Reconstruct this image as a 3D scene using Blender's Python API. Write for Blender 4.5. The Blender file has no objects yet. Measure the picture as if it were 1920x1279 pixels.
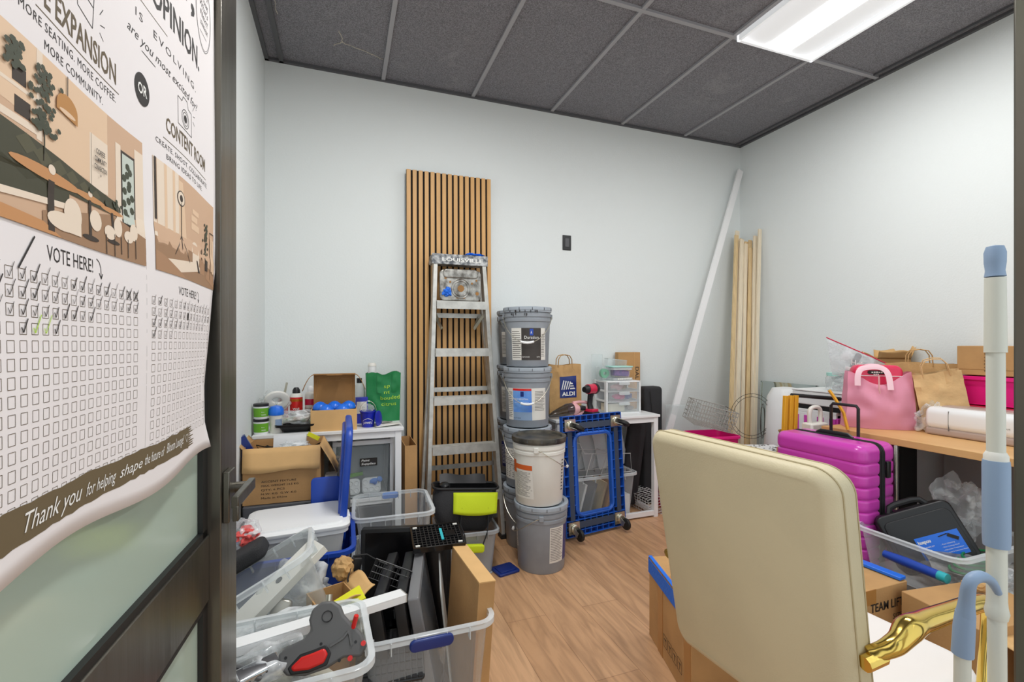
import bpy, bmesh, math, random
from mathutils import Vector, Matrix, noise, Euler
PI = math.pi
R = math.radians
# ---------------------------------------------------------------- camera, world, exposure
scn = bpy.context.scene
COL = scn.collection
H = 1.25                                   # eye height
cam_d = bpy.data.cameras.new('camera'); cam = bpy.data.objects.new('camera', cam_d); COL.objects.link(cam)
cam.location = (0, 0, H); cam.rotation_euler = (R(90), 0, -math.atan(317/875))
cam_d.sensor_width = 36; cam_d.lens = 36*875/1920; cam_d.shift_y = (645-639.5)/1920; cam_d.clip_start = .02
scn.camera = cam
w = bpy.data.worlds.new('world'); scn.world = w; w.use_nodes = True
w.node_tree.nodes['Background'].inputs[0].default_value = (.91, .955, 1, 1)
w.node_tree.nodes['Background'].inputs[1].default_value = 1.25
vs = scn.view_settings; vs.view_transform = 'Standard'; vs.look = 'None'; vs.gamma = 1; vs.exposure = .17; vs.use_curve_mapping = False
scn.cycles.transparent_max_bounces = 40

def area(name, loc, sx, sy, power, col=(1, .99, .98)):
    l = bpy.data.lights.new(name, 'AREA'); l.shape = 'RECTANGLE'; l.size = sx; l.size_y = sy; l.energy = power; l.color = col
    o = bpy.data.objects.new(name, l); COL.objects.link(o); o.location = loc; return o
# lenses of the two troffers in the room (the second hangs nearer the door, above the frame)
area('troffer_light', (2.385, 1.45, 2.93), .16, 1.16, 15)
area('troffer_light', (.555, 1.45, 2.93), .16, 1.16, 26)

# ---------------------------------------------------------------- materials
def lin(c):
    r = []
    for v in c[:3]:
        v /= 255
        r.append(v/12.92 if v <= .04045 else ((v+.055)/1.055)**2.4)
    return (*r, 1)
def mat(name, c, rough=.5, metal=0, bump=0, bscale=60, var=0, vscale=8, coat=0, c2=None, stretch=None, spec=None):
    m = bpy.data.materials.new(name); m.use_nodes = True; nt = m.node_tree; N = nt.nodes; L = nt.links
    b = N['Principled BSDF']; b.inputs['Base Color'].default_value = lin(c); b.inputs['Roughness'].default_value = rough
    b.inputs['Metallic'].default_value = metal; b.inputs['Coat Weight'].default_value = coat
    if spec is not None: b.inputs['Specular IOR Level'].default_value = spec
    co = None
    if bump or var:
        tc = N.new('ShaderNodeTexCoord'); co = tc.outputs['Object']
        if stretch:
            mp = N.new('ShaderNodeMapping'); mp.inputs['Scale'].default_value = stretch; L.new(co, mp.inputs[0]); co = mp.outputs[0]
    if var:
        n = N.new('ShaderNodeTexNoise'); n.inputs['Scale'].default_value = vscale; n.inputs['Detail'].default_value = 6; L.new(co, n.inputs['Vector'])
        r = N.new('ShaderNodeValToRGB'); L.new(n.outputs[0], r.inputs[0])
        a = lin(c); d = lin(c2) if c2 else tuple(x*(1-var) for x in a[:3])+(1,)
        r.color_ramp.elements[0].color = d; r.color_ramp.elements[1].color = a
        r.color_ramp.elements[0].position = .35; r.color_ramp.elements[1].position = .62
        L.new(r.outputs[0], b.inputs['Base Color'])
    if bump:
        n = N.new('ShaderNodeTexNoise'); n.inputs['Scale'].default_value = bscale; n.inputs['Detail'].default_value = 4; L.new(co, n.inputs['Vector'])
        bp = N.new('ShaderNodeBump'); bp.inputs['Strength'].default_value = bump; bp.inputs['Distance'].default_value = .01
        L.new(n.outputs[0], bp.inputs['Height']); L.new(bp.outputs[0], b.inputs['Normal'])
    return m
def clear(name, c=(235, 240, 242), body=.16, edge=.5, rough=.12, tint=(250, 252, 252), cloud=0):
    m = bpy.data.materials.new(name); m.use_nodes = True; nt = m.node_tree; N = nt.nodes; L = nt.links
    b = N['Principled BSDF']; b.inputs['Base Color'].default_value = lin(c); b.inputs['Roughness'].default_value = rough
    t = N.new('ShaderNodeBsdfTransparent'); t.inputs[0].default_value = lin(tint)
    lw = N.new('ShaderNodeLayerWeight'); lw.inputs[0].default_value = .35
    mr = N.new('ShaderNodeMapRange'); L.new(lw.outputs['Facing'], mr.inputs[0]); mr.inputs[3].default_value = body; mr.inputs[4].default_value = edge
    fac = mr.outputs[0]
    if cloud:
        tc = N.new('ShaderNodeTexCoord'); n = N.new('ShaderNodeTexNoise'); n.inputs['Scale'].default_value = 11; n.inputs['Detail'].default_value = 3
        L.new(tc.outputs['Object'], n.inputs['Vector'])
        r = N.new('ShaderNodeMapRange'); L.new(n.outputs[0], r.inputs[0]); r.inputs[1].default_value = .5; r.inputs[2].default_value = .62; r.inputs[4].default_value = cloud
        ad = N.new('ShaderNodeMath'); ad.operation = 'ADD'; ad.use_clamp = True; L.new(fac, ad.inputs[0]); L.new(r.outputs[0], ad.inputs[1]); fac = ad.outputs[0]
    mx = N.new('ShaderNodeMixShader'); L.new(fac, mx.inputs[0]); L.new(t.outputs[0], mx.inputs[1]); L.new(b.outputs[0], mx.inputs[2])
    L.new(mx.outputs[0], N['Material Output'].inputs[0]); return m
def emis(name, c, s):
    m = bpy.data.materials.new(name); m.use_nodes = True; b = m.node_tree.nodes['Principled BSDF']
    b.inputs['Base Color'].default_value = lin(c); b.inputs['Emission Color'].default_value = lin(c); b.inputs['Emission Strength'].default_value = s; return m

M = {}
M['wall'] = mat('wall_paint', (228, 233, 232), .75, bump=.12, bscale=90)
M['black_metal'] = mat('brushed_black_steel', (128, 124, 114), .3, .8, bump=.1, bscale=30, stretch=(1, 1, .1), var=.45, vscale=5)
M['black'] = mat('black_plastic', (24, 24, 26), .4)
M['black_gloss'] = mat('black_gloss_plastic', (13, 13, 15), .12)
M['screen'] = mat('black_screen', (9, 9, 12), .22)
M['dark'] = mat('charcoal_fabric', (44, 44, 46), .85, bump=.3, bscale=250)
M['darkgrey'] = mat('dark_grey_board', (86, 87, 90), .55)
M['rubber'] = mat('rubber', (28, 27, 26), .6)
M['white'] = mat('white_laminate', (235, 236, 236), .4)
M['offwhite'] = mat('offwhite_plastic', (226, 224, 216), .45)
M['grey'] = mat('bucket_grey', (146, 152, 159), .42, var=.12, vscale=9)
M['greylid'] = mat('bucket_lid_grey', (166, 175, 184), .42, var=.15, vscale=14)
M['alu'] = mat('aluminium', (205, 204, 198), .42, .55, bump=.06, bscale=40, var=.2, vscale=22)
M['steel'] = mat('zinc_steel', (196, 192, 176), .28, .85)
M['chrome'] = mat('chrome', (200, 202, 205), .15, 1)
M['nickel'] = mat('brushed_nickel', (190, 184, 172), .3, .9)
M['gold'] = mat('polished_gold', (222, 190, 100), .13, 1)
M['cream'] = mat('cream_leather', (213, 200, 166), .5, bump=.1, bscale=260, var=.07, vscale=5)
M['cream_line'] = mat('cream_seam', (186, 172, 136), .6)
M['whitefab'] = mat('white_leather', (238, 232, 228), .5)
M['card'] = mat('cardboard', (196, 151, 98), .8, var=.16, vscale=6, bump=.08, bscale=120)
M['card_light'] = mat('cardboard_light', (219, 176, 118), .8, var=.12, vscale=7)
M['card_dark'] = mat('cardboard_inner', (160, 116, 66), .85, var=.15, vscale=8)
M['pack_tape'] = mat('brown_packing_tape', (176, 124, 66), .3)
M['kraft'] = mat('kraft_paper', (201, 160, 106), .85, var=.18, vscale=14, bump=.5, bscale=22)
M['kraft_pale'] = mat('pale_kraft_paper', (222, 184, 132), .85, var=.15, vscale=14, bump=.5, bscale=22)
M['ink'] = mat('black_ink', (38, 34, 32), .7)
M['ink_grey'] = mat('grey_ink', (120, 116, 112), .7)
M['bronze_ink'] = mat('bronze_ink', (94, 80, 56), .7)
M['olive_ink'] = mat('olive_brush_ink', (106, 92, 66), .7)
M['paperw'] = mat('poster_paper', (233, 229, 229), .7)
M['label'] = mat('label_white', (225, 222, 214), .55)
M['white_ink'] = mat('white_ink', (240, 240, 236), .6)
M['blue'] = mat('blue_plastic', (24, 68, 168), .35)
M['blue_deep'] = mat('deep_blue_plastic', (22, 46, 118), .32)
M['blue_tape'] = mat('blue_painter_tape', (22, 108, 220), .6, bump=.3, bscale=50)
M['blue_bright'] = mat('bright_blue_plastic', (28, 112, 226), .3)
M['dolly_blue'] = mat('dolly_blue', (30, 92, 190), .35)
M['dolly_shade'] = mat('dolly_cell_shade', (14, 36, 96), .45)  # darker blue paints the shade inside the grid cells
M['dolly_slate'] = mat('dolly_slate', (56, 68, 88), .55)
M['red'] = mat('red_plastic', (214, 34, 30), .28)
M['crimson'] = mat('crimson_plastic', (206, 34, 72), .35)
M['hotpink'] = mat('hot_pink_plastic', (232, 22, 128), .38)
M['magenta'] = mat('magenta_shell', (206, 66, 178), .28, coat=.3)
M['pinkfab'] = clear('pink_nonwoven', (236, 160, 184), .8, .93, .7, (255, 200, 215))
M['pale_pink'] = mat('pale_pink_webbing', (246, 206, 216), .6)
M['pink'] = mat('soft_pink', (234, 176, 178), .35)
M['lime'] = mat('lime_fabric', (196, 214, 20), .75, bump=.15, bscale=300)
M['yellow'] = mat('yellow_paint', (228, 164, 34), .45)
M['brightyellow'] = mat('bright_yellow', (226, 224, 30), .5)
M['green'] = mat('green_bag', (20, 124, 66), .5, bump=.2, bscale=25)
M['green_label'] = mat('green_label', (104, 168, 36), .5)
M['greenink'] = mat('lime_ink', (170, 214, 60), .6)
M['teal'] = mat('teal_plastic', (46, 176, 186), .4)
M['mint'] = mat('mint_plastic', (168, 218, 208), .35)
M['purple'] = mat('purple_contents', (122, 50, 150), .5, var=.4, vscale=40, c2=(60, 40, 130))
M['paleblue'] = mat('pale_blue_plastic', (140, 162, 190), .45)
M['tubewhite'] = mat('tube_white', (214, 214, 202), .4)
M['orange'] = mat('orange_label', (214, 98, 40), .5)
M['pine'] = mat('pine_strip', (226, 198, 150), .6, var=.16, vscale=10, stretch=(6, 6, .5))
M['pine_pale'] = mat('pale_pine_strip', (236, 222, 196), .6, var=.1, vscale=10, stretch=(6, 6, .5))
M['painted_strip'] = mat('white_strip', (240, 240, 240), .5)
M['slat_wood'] = mat('oak_slat', (214, 166, 106), .5, var=.1, vscale=7, stretch=(6, 6, .6))
M['felt'] = mat('black_felt', (30, 26, 24), .95)
M['desk_wood'] = mat('desk_oak', (222, 176, 118), .45, var=.12, vscale=6, stretch=(1, .25, 1), c2=(208, 158, 100))
M['taupe'] = mat('taupe_plastic', (178, 158, 148), .35)
M['wire'] = mat('white_wire', (206, 206, 204), .4)
M['greywire'] = mat('grey_coated_wire', (168, 166, 160), .4)
M['thin_clear'] = clear('thin_clear_sheet', body=.05, edge=.3)
M['darkwire'] = mat('dark_wire', (70, 66, 60), .4, .6)
M['clear'] = clear('clear_plastic')
M['clear_rim'] = clear('clear_plastic_rim', (236, 240, 242), .42, .75, .15)
M['milky'] = clear('milky_plastic', (225, 228, 226), .42, .7, .25)
M['greyclear'] = clear('grey_clear_plastic', (176, 180, 184), .62, .85, .25)
M['film'] = clear('plastic_film', (240, 242, 244), .1, .55, .08, cloud=.45)
M['glass'] = clear('pane_glass', (200, 220, 215), .04, .3, .02)
M['smoke'] = clear('smoky_plastic', (50, 46, 46), .6, .85, .1)
M['mirror'] = mat('mirror_glass', (196, 206, 204), .04, .95)
M['ribbon_green'] = mat('ribbon_green', (70, 180, 130), .4)
M['clutter_grey'] = mat('mixed_grey_parts', (150, 148, 144), .4, .3, var=.6, vscale=20, c2=(70, 70, 74))

# ---------------------------------------------------------------- geometry helpers
class G:
    def __init__(s, M0=None): s.v = []; s.f = []; s.M = M0 or Matrix.Identity(4)
    def add(s, vs, fs):
        n = len(s.v); s.v += [s.M @ Vector(p) for p in vs]; s.f += [tuple(i+n for i in f) for f in fs]; return s
    def box(s, c, d, rot=None, taper=1):
        x, y, z = d[0]/2, d[1]/2, d[2]/2
        vs = [Vector((sx*x*(taper if sz < 0 else 1), sy*y*(taper if sz < 0 else 1), sz*z)) for sz in (-1, 1) for sy in (-1, 1) for sx in (-1, 1)]
        if rot: e = Euler(rot).to_matrix(); vs = [e @ p for p in vs]
        c = Vector(c); vs = [p+c for p in vs]
        return s.add(vs, [(0, 2, 3, 1), (4, 5, 7, 6), (0, 1, 5, 4), (2, 6, 7, 3), (0, 4, 6, 2), (1, 3, 7, 5)])
    def bb(s, x0, x1, y0, y1, z0, z1): return s.box(((x0+x1)/2, (y0+y1)/2, (z0+z1)/2), (x1-x0, y1-y0, z1-z0))
    def bar(s, a, b, w, t, up=(0, 0, 1)):
        a = Vector(a); b = Vector(b); d = (b-a); L = d.length; d.normalize(); up = Vector(up)
        if abs(d.dot(up)) > .98: up = Vector((0, 1, 0))
        x = d.cross(up).normalized(); z = x.cross(d).normalized(); vs = []
        for p in (a, b):
            for i, j in ((-1, -1), (1, -1), (1, 1), (-1, 1)): vs.append(p+x*(w/2*i)+z*(t/2*j))
        return s.add(vs, [(0, 1, 2, 3), (7, 6, 5, 4), (0, 4, 5, 1), (1, 5, 6, 2), (2, 6, 7, 3), (3, 7, 4, 0)])
    def tube(s, path, r, n=8, closed=False, flat=1):
        P = [Vector(p) for p in path]; k = len(P); rs = r if isinstance(r, (list, tuple)) else [r]*k
        vs = []; prev = None
        for i, p in enumerate(P):
            if closed: t = P[(i+1) % k]-P[i-1]
            else: t = P[min(i+1, k-1)]-P[max(i-1, 0)]
            t.normalize()
            if prev is None:
                a = Vector((0, 0, 1)) if abs(t.z) < .9 else Vector((1, 0, 0)); x = t.cross(a).normalized()
            else: x = (prev-t*prev.dot(t)).normalized()
            prev = x; y = t.cross(x)
            for j in range(n):
                an = 2*PI*j/n; vs.append(p+x*(math.cos(an)*rs[i])+y*(math.sin(an)*rs[i]*flat))
        fs = []
        for i in range(k if closed else k-1):
            for j in range(n):
                a = i*n+j; b = i*n+(j+1) % n; c = ((i+1) % k)*n+(j+1) % n; d = ((i+1) % k)*n+j; fs.append((a, b, c, d))
        if not closed: fs += [tuple(reversed(range(n))), tuple(range((k-1)*n, k*n))]
        return s.add(vs, fs)
    def lathe(s, prof, n=32, c=(0, 0, 0), a0=0, a1=2*PI):
        full = abs(a1-a0-2*PI) < 1e-6; m = n if full else n+1; vs = []; k = len(prof)
        for i in range(m):
            an = a0+(a1-a0)*i/n
            for r, z in prof: vs.append((c[0]+r*math.cos(an), c[1]+r*math.sin(an), c[2]+z))
        fs = []
        for i in range(n):
            i2 = (i+1) % m
            for j in range(k-1): fs.append((i*k+j, i2*k+j, i2*k+j+1, i*k+j+1))
        return s.add(vs, fs)
    def cyl(s, c, r, h, n=24, r2=None): r2 = r if r2 is None else r2; return s.lathe([(0, 0), (r, 0), (r2, h), (0, h)], n, c)
    def prism(s, poly, z0, z1):
        n = len(poly); vs = [(p[0], p[1], z0) for p in poly]+[(p[0], p[1], z1) for p in poly]
        return s.add(vs, [tuple(reversed(range(n))), tuple(range(n, 2*n))]+[(i, (i+1) % n, n+(i+1) % n, n+i) for i in range(n)])
    def poly(s, pts): return s.add(pts, [tuple(range(len(pts)))])
    def grid(s, fn, nu, nv):
        vs = [fn(i/nu, j/nv) for j in range(nv+1) for i in range(nu+1)]
        return s.add(vs, [(j*(nu+1)+i, j*(nu+1)+i+1, (j+1)*(nu+1)+i+1, (j+1)*(nu+1)+i) for j in range(nv) for i in range(nu)])
    def loops(s, Ls, cap0=True, cap1=True):
        n = len(Ls[0]); vs = [p for l in Ls for p in l]; fs = []
        for i in range(len(Ls)-1):
            for j in range(n): fs.append((i*n+j, i*n+(j+1) % n, (i+1)*n+(j+1) % n, (i+1)*n+j))
        if cap0: fs.append(tuple(reversed(range(n))))
        if cap1: fs.append(tuple(range((len(Ls)-1)*n, len(Ls)*n)))
        return s.add(vs, fs)
    def slab(s, w, h, t, r, e, seg=5, fn=None, lay=4, inner=2):
        """rounded board: w (x) by h (y) by t (z), corner radius r, edge rounding e"""
        Ls = []
        zs = [(-t/2+e*(1-math.cos(PI/2*i/lay)), e*(1-math.sin(PI/2*i/lay))) for i in range(lay+1)]
        zs += [(-t/2+e+(t-2*e)*i/inner, 0) for i in range(1, inner)]
        zs += [(-z, k) for z, k in reversed(zs[:lay+1])]
        for z, k in zs:
            L = rr(w-2*k, h-2*k, max(r-k, .001), z, seg)
            Ls.append([fn(Vector(p)) if fn else p for p in L])
        return s.loops(Ls)
    def blob(s, c, r, seed=0, amp=.25, freq=2, sub=3):
        bm = bmesh.new(); bmesh.ops.create_icosphere(bm, subdivisions=sub, radius=1); c = Vector(c)
        vs = []
        for v in bm.verts:
            k = 1+amp*noise.noise(v.co*freq+Vector((seed*3.1, seed, seed*1.7)))*2
            vs.append(Vector((v.co.x*r[0]*k, v.co.y*r[1]*k, v.co.z*r[2]*k))+c)
        bm.verts.index_update(); fs = [tuple(v.index for v in f.verts) for f in bm.faces]; bm.free()
        return s.add(vs, fs)
    def build(s, name, m, parent=None, bev=0, smooth=True, ang=35, seg=2, fix=True):
        me = bpy.data.meshes.new(name); me.from_pydata([tuple(v) for v in s.v], [], s.f); me.validate()
        if fix:
            bm = bmesh.new(); bm.from_mesh(me); bmesh.ops.recalc_face_normals(bm, faces=bm.faces); bm.to_mesh(me); bm.free()
        me.materials.append(M[m] if isinstance(m, str) else m)
        if smooth:
            me.shade_smooth(); me.set_sharp_from_angle(angle=R(ang))
        o = bpy.data.objects.new(name, me); COL.objects.link(o)
        if parent: o.parent = parent
        if bev:
            md = o.modifiers.new('bevel', 'BEVEL'); md.width = bev; md.segments = seg; md.limit_method = 'ANGLE'; md.angle_limit = R(40)
        return o
def rr(w, h, r, z, seg=5):
    r = min(r, w/2-1e-4, h/2-1e-4); out = []
    for cx, cy, a in ((w/2-r, h/2-r, 0), (-w/2+r, h/2-r, 90), (-w/2+r, -h/2+r, 180), (w/2-r, -h/2+r, 270)):
        for i in range(seg+1):
            an = R(a+90*i/seg); out.append((cx+r*math.cos(an), cy+r*math.sin(an), z))
    return out
def smooth(P, rs=None, k=5):
    P = [Vector(p) for p in P]; Q = [P[0]]+P+[P[-1]]; out = []; ro = []
    for i in range(1, len(Q)-2):
        for j in range(k):
            t = j/k; a, b, c, d = Q[i-1:i+3]
            out.append(.5*((2*b)+(c-a)*t+(2*a-5*b+4*c-d)*t*t+(3*b-a-3*c+d)*t**3))
            if rs: u = t*t*(3-2*t); ro.append(rs[i-1]*(1-u)+rs[i]*u)
    out.append(P[-1])
    if rs: ro.append(rs[-1]); return out, ro
    return out
def TR(loc=(0, 0, 0), rot=(0, 0, 0)): return Matrix.Translation(Vector(loc)) @ Euler([R(a) for a in rot]).to_matrix().to_4x4()
def tag(o, label, cat, group=None):
    o['label'] = label; o['category'] = cat
    if group: o['group'] = group
    return o
def thing(name, label, cat, loc=(0, 0, 0), rot=(0, 0, 0), group=None):
    o = bpy.data.objects.new(name, None); COL.objects.link(o); o.location = loc; o.rotation_euler = [R(a) for a in rot]; o.empty_display_size = .05
    return tag(o, label, cat, group)
def one(g, name, m, label, cat, loc=(0, 0, 0), rot=(0, 0, 0), group=None, **k):
    o = g.build(name, m, None, **k); o.location = loc; o.rotation_euler = [R(a) for a in rot]; return tag(o, label, cat, group)
def struct(g, name, m, parent=None, **k):
    o = g.build(name, m, parent, **k)
    if not parent: o['kind'] = 'structure'
    return o
def dup(r, loc=None, rot=None, label=None, group=None):
    c = r.copy(); COL.objects.link(c)
    if loc is not None: c.location = loc
    if rot is not None: c.rotation_euler = [R(a) for a in rot]
    if label: c['label'] = label
    if group: c['group'] = group
    for ch in list(r.children):
        d = ch.copy(); COL.objects.link(d); d.parent = c
        for g in list(ch.children):
            e = g.copy(); COL.objects.link(e); e.parent = d
    return c
_tc = {}
def textmesh(body, shear=0, spacing=1.0, bold=0):
    cu = bpy.data.curves.new('t', 'FONT'); cu.body = body; cu.size = 1; cu.shear = shear; cu.space_character = spacing; cu.offset = bold; cu.resolution_u = 2
    o = bpy.data.objects.new('t', cu); COL.objects.link(o); dg = bpy.context.evaluated_depsgraph_get(); dg.update()
    me = bpy.data.meshes.new_from_object(o.evaluated_get(dg)); bpy.data.objects.remove(o)
    vs = [tuple(v.co) for v in me.vertices]; fs = [tuple(p.vertices) for p in me.polygons]; bpy.data.meshes.remove(me); return vs, fs
def text(g, body, x, y, w, cap, shear=0, spacing=1.0, bold=0, fn=None):
    """adds flat lettering: left x, baseline y, total width w, cap height cap; fn maps (x,y) to 3D"""
    vs, fs = textmesh(body, shear, spacing, bold)
    if not vs: return
    x0 = min(v[0] for v in vs); x1 = max(v[0] for v in vs)
    sx = w/(x1-x0) if w else cap/.7; sy = cap/.7
    pts = [(x+(v[0]-x0)*sx, y+v[1]*sy) for v in vs]
    g.add([fn(*p) if fn else (p[0], p[1], 0) for p in pts], fs)
def text_on(parent, body, m, M0, x, y, w, cap, name='lettering', **k):
    g = G(M0); text(g, body, x, y, w, cap, **k); return g.build(name, m, parent, smooth=False, fix=False)
def front(x, y, z): return Matrix(((1, 0, 0, x), (0, 0, -1, y), (0, 1, 0, z), (0, 0, 0, 1)))       # text facing -Y
def leftf(x, y, z): return Matrix(((0, 0, -1, x), (-1, 0, 0, y), (0, 1, 0, z), (0, 0, 0, 1)))       # text facing -X
def topf(x, y, z, a=0): return Matrix.Translation((x, y, z)) @ Matrix.Rotation(R(a), 4, 'Z')

# ---------------------------------------------------------------- room shell
XL, XR, YB, YF, ZC = -.449, 3.31, 3.2, .3, 2.99
def floor_mat():
    m = bpy.data.materials.new('oak_planks'); m.use_nodes = True; N = m.node_tree.nodes; L = m.node_tree.links; b = N['Principled BSDF']
    tc = N.new('ShaderNodeTexCoord'); mp = N.new('ShaderNodeMapping'); L.new(tc.outputs['Object'], mp.inputs[0])
    mp.inputs['Rotation'].default_value = (0, 0, R(90)); mp.inputs['Location'].default_value = (.3, .07, 0)
    br = N.new('ShaderNodeTexBrick'); L.new(mp.outputs[0], br.inputs['Vector']); br.offset = .37
    br.inputs['Scale'].default_value = 1; br.inputs['Brick Width'].default_value = 1.22; br.inputs['Row Height'].default_value = .19; br.inputs['Mortar Size'].default_value = .0012
    br.inputs['Color1'].default_value = lin((205, 164, 126)); br.inputs['Color2'].default_value = lin((188, 146, 108)); br.inputs['Mortar'].default_value = lin((150, 112, 80))
    mp2 = N.new('ShaderNodeMapping'); mp2.inputs['Scale'].default_value = (8, .9, 1); L.new(tc.outputs['Object'], mp2.inputs[0])
    n = N.new('ShaderNodeTexNoise'); n.inputs['Scale'].default_value = 3; n.inputs['Detail'].default_value = 9; n.inputs['Distortion'].default_value = 1.2; L.new(mp2.outputs[0], n.inputs['Vector'])
    r = N.new('ShaderNodeValToRGB'); r.color_ramp.elements[0].color = (.66, .62, .58, 1); r.color_ramp.elements[1].color = (1.1, 1.08, 1.05, 1)
    r.color_ramp.elements[0].position = .32; r.color_ramp.elements[1].position = .6; L.new(n.outputs[0], r.inputs[0])
    mx = N.new('ShaderNodeMix'); mx.data_type = 'RGBA'; mx.blend_type = 'MULTIPLY'; mx.inputs[0].default_value = .8; L.new(br.outputs[0], mx.inputs[6]); L.new(r.outputs[0], mx.inputs[7])
    # knots
    v = N.new('ShaderNodeTexVoronoi'); v.inputs['Scale'].default_value = 2.2; mp3 = N.new('ShaderNodeMapping'); mp3.inputs['Scale'].default_value = (1.8, 1, 1); L.new(tc.outputs['Object'], mp3.inputs[0]); L.new(mp3.outputs[0], v.inputs['Vector'])
    kr = N.new('ShaderNodeValToRGB'); kr.color_ramp.elements[0].color = (.3, .2, .14, 1); kr.color_ramp.elements[1].color = (1, 1, 1, 1); kr.color_ramp.elements[0].position = .015; kr.color_ramp.elements[1].position = .075; L.new(v.outputs['Distance'], kr.inputs[0])
    mk = N.new('ShaderNodeMix'); mk.data_type = 'RGBA'; mk.blend_type = 'MULTIPLY'; mk.inputs[0].default_value = .7; L.new(mx.outputs[2], mk.inputs[6]); L.new(kr.outputs[0], mk.inputs[7])
    L.new(mk.outputs[2], b.inputs['Base Color']); b.inputs['Roughness'].default_value = .42
    return m
def ceil_mat():
    m = bpy.data.materials.new('black_mineral_tile'); m.use_nodes = True; N = m.node_tree.nodes; L = m.node_tree.links; b = N['Principled BSDF']
    tc = N.new('ShaderNodeTexCoord'); n = N.new('ShaderNodeTexNoise'); n.inputs['Scale'].default_value = 220; n.inputs['Detail'].default_value = 2; L.new(tc.outputs['Object'], n.inputs['Vector'])
    r = N.new('ShaderNodeValToRGB'); r.color_ramp.elements[0].color = lin((98, 97, 102)); r.color_ramp.elements[1].color = lin((140, 139, 145)); r.color_ramp.elements[0].position = .38; r.color_ramp.elements[1].position = .62; L.new(n.outputs[0], r.inputs[0])
    n2 = N.new('ShaderNodeTexNoise'); n2.inputs['Scale'].default_value = 3.5; n2.inputs['Detail'].default_value = 8; n2.inputs['Distortion'].default_value = .8; L.new(tc.outputs['Object'], n2.inputs['Vector'])
    r2 = N.new('ShaderNodeValToRGB'); r2.color_ramp.elements[0].color = (0, 0, 0, 1); r2.color_ramp.elements[1].color = (.22, .22, .22, 1); r2.color_ramp.elements[0].position = .6; r2.color_ramp.elements[1].position = .82; L.new(n2.outputs[0], r2.inputs[0])
    mx = N.new('ShaderNodeMix'); mx.data_type = 'RGBA'; L.new(r2.outputs[0], mx.inputs[0]); L.new(r.outputs[0], mx.inputs[6]); mx.inputs[7].default_value = lin((200, 200, 200)); L.new(mx.outputs[2], b.inputs['Base Color'])
    bp = N.new('ShaderNodeBump'); bp.inputs['Strength'].default_value = .3; bp.inputs['Distance'].default_value = .003; L.new(n.outputs[0], bp.inputs['Height']); L.new(bp.outputs[0], b.inputs['Normal'])
    b.inputs['Roughness'].default_value = .62; return m
M['floor'] = floor_mat(); M['ceiling'] = ceil_mat()
M['tee'] = mat('painted_tee', (160, 160, 164), .4)
M['crack'] = mat('crack_white', (196, 190, 176), .9)
struct(G().bb(XL-.1, XR+.1, -2.2, YB+.1, -.1, 0), 'floor', 'floor', smooth=False)
struct(G().bb(XL-.1, XL, YF-.12, YB+.1, 0, ZC+.1), 'wall_left', 'wall', smooth=False)
struct(G().bb(XR, XR+.1, YF-.12, YB+.1, 0, ZC+.1), 'wall_right', 'wall', smooth=False)
struct(G().bb(XL, XR, YB, YB+.1, 0, ZC+.1), 'wall_back', 'wall', smooth=False)
# ceiling: tiles, tees, cracks
g = G(); g.bb(XL, XR, YF-.12, YB, ZC+.012, ZC+.06)
ce = struct(g, 'ceiling', 'ceiling', smooth=False)
XT = [.25, .86, 1.47, 2.08, 2.69]; YT = [2.06, .84]
g = G()
for x in XT: g.bb(x-.012, x+.012, YF-.1, YB, ZC-.001, ZC+.02)
for y in YT: g.bb(XL, XR, y-.012, y+.012, ZC-.002, ZC+.02)
struct(g, 'tee_grid', 'tee', ce, smooth=False)
g = G(); g.bb(XL, XR, YB-.022, YB, ZC-.004, ZC+.02); g.bb(XR-.022, XR, YF, YB, ZC-.004, ZC+.02); g.bb(XL, XL+.022, YF, YB, ZC-.004, ZC+.02); g.bb(XL+.08, XL+.105, 2.06, YB, ZC-.004, ZC+.02); g.bb(XR-.075, XR-.06, YF, YB, ZC-.001, ZC+.02)
struct(g, 'wall_angle', 'darkgrey', ce, smooth=False)
def crack(pts, wd=.003):
    g = G(); random.seed(len(pts)*7)
    for a, b in zip(pts, pts[1:]):
        n = 6; last = Vector(a)
        for i in range(1, n+1):
            p = Vector(a).lerp(Vector(b), i/n)+Vector((random.uniform(-.006, .006), random.uniform(-.006, .006), 0))*(i < n)
            g.bar((*last, ZC+.010) if len(last) == 2 else last, (*p, ZC+.010) if len(p) == 2 else p, wd*random.uniform(.5, 1.3), .003); last = p
    return g
g = G()
for pts in ([(-.05, 2.93, 0), (.0, 2.88, 0), (.12, 2.92, 0), (.235, 2.97, 0)], [(.0, 2.88, 0), (-.02, 2.78, 0)], [(-.325, 2.75, 0), (-.34, 2.5, 0)]):
    k = crack([Vector((a, b, ZC+.010)) for a, b, c in pts]); g.v += [Vector(v) for v in k.v][:0]; n = len(g.v); g.v += k.v; g.f += [tuple(i+n for i in f) for f in k.f]
struct(g, 'ceiling_crack', 'crack', ce, smooth=False)
g = G(); random.seed(12)
for x, y, r_ in ((.50, 1.62, .012), (.545, 1.53, .014), (.60, 1.53, .004), (.64, 1.50, .006), (.70, 1.33, .008), (.72, 1.31, .004), (.47, 1.63, .005), (.69, 1.36, .004), (.79, 1.17, .012), (.58, 1.28, .004)):
    g.prism([(x+r_*random.uniform(.4, 1)*math.cos(a)*1.3, y+r_*random.uniform(.4, 1)*math.sin(a)*.6) for a in [2*PI*i/9 for i in range(9)]], 0.0002, .0012)
fl_ = bpy.data.objects['floor']; struct(g, 'paint_flecks', 'label', fl_, smooth=False)
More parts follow.
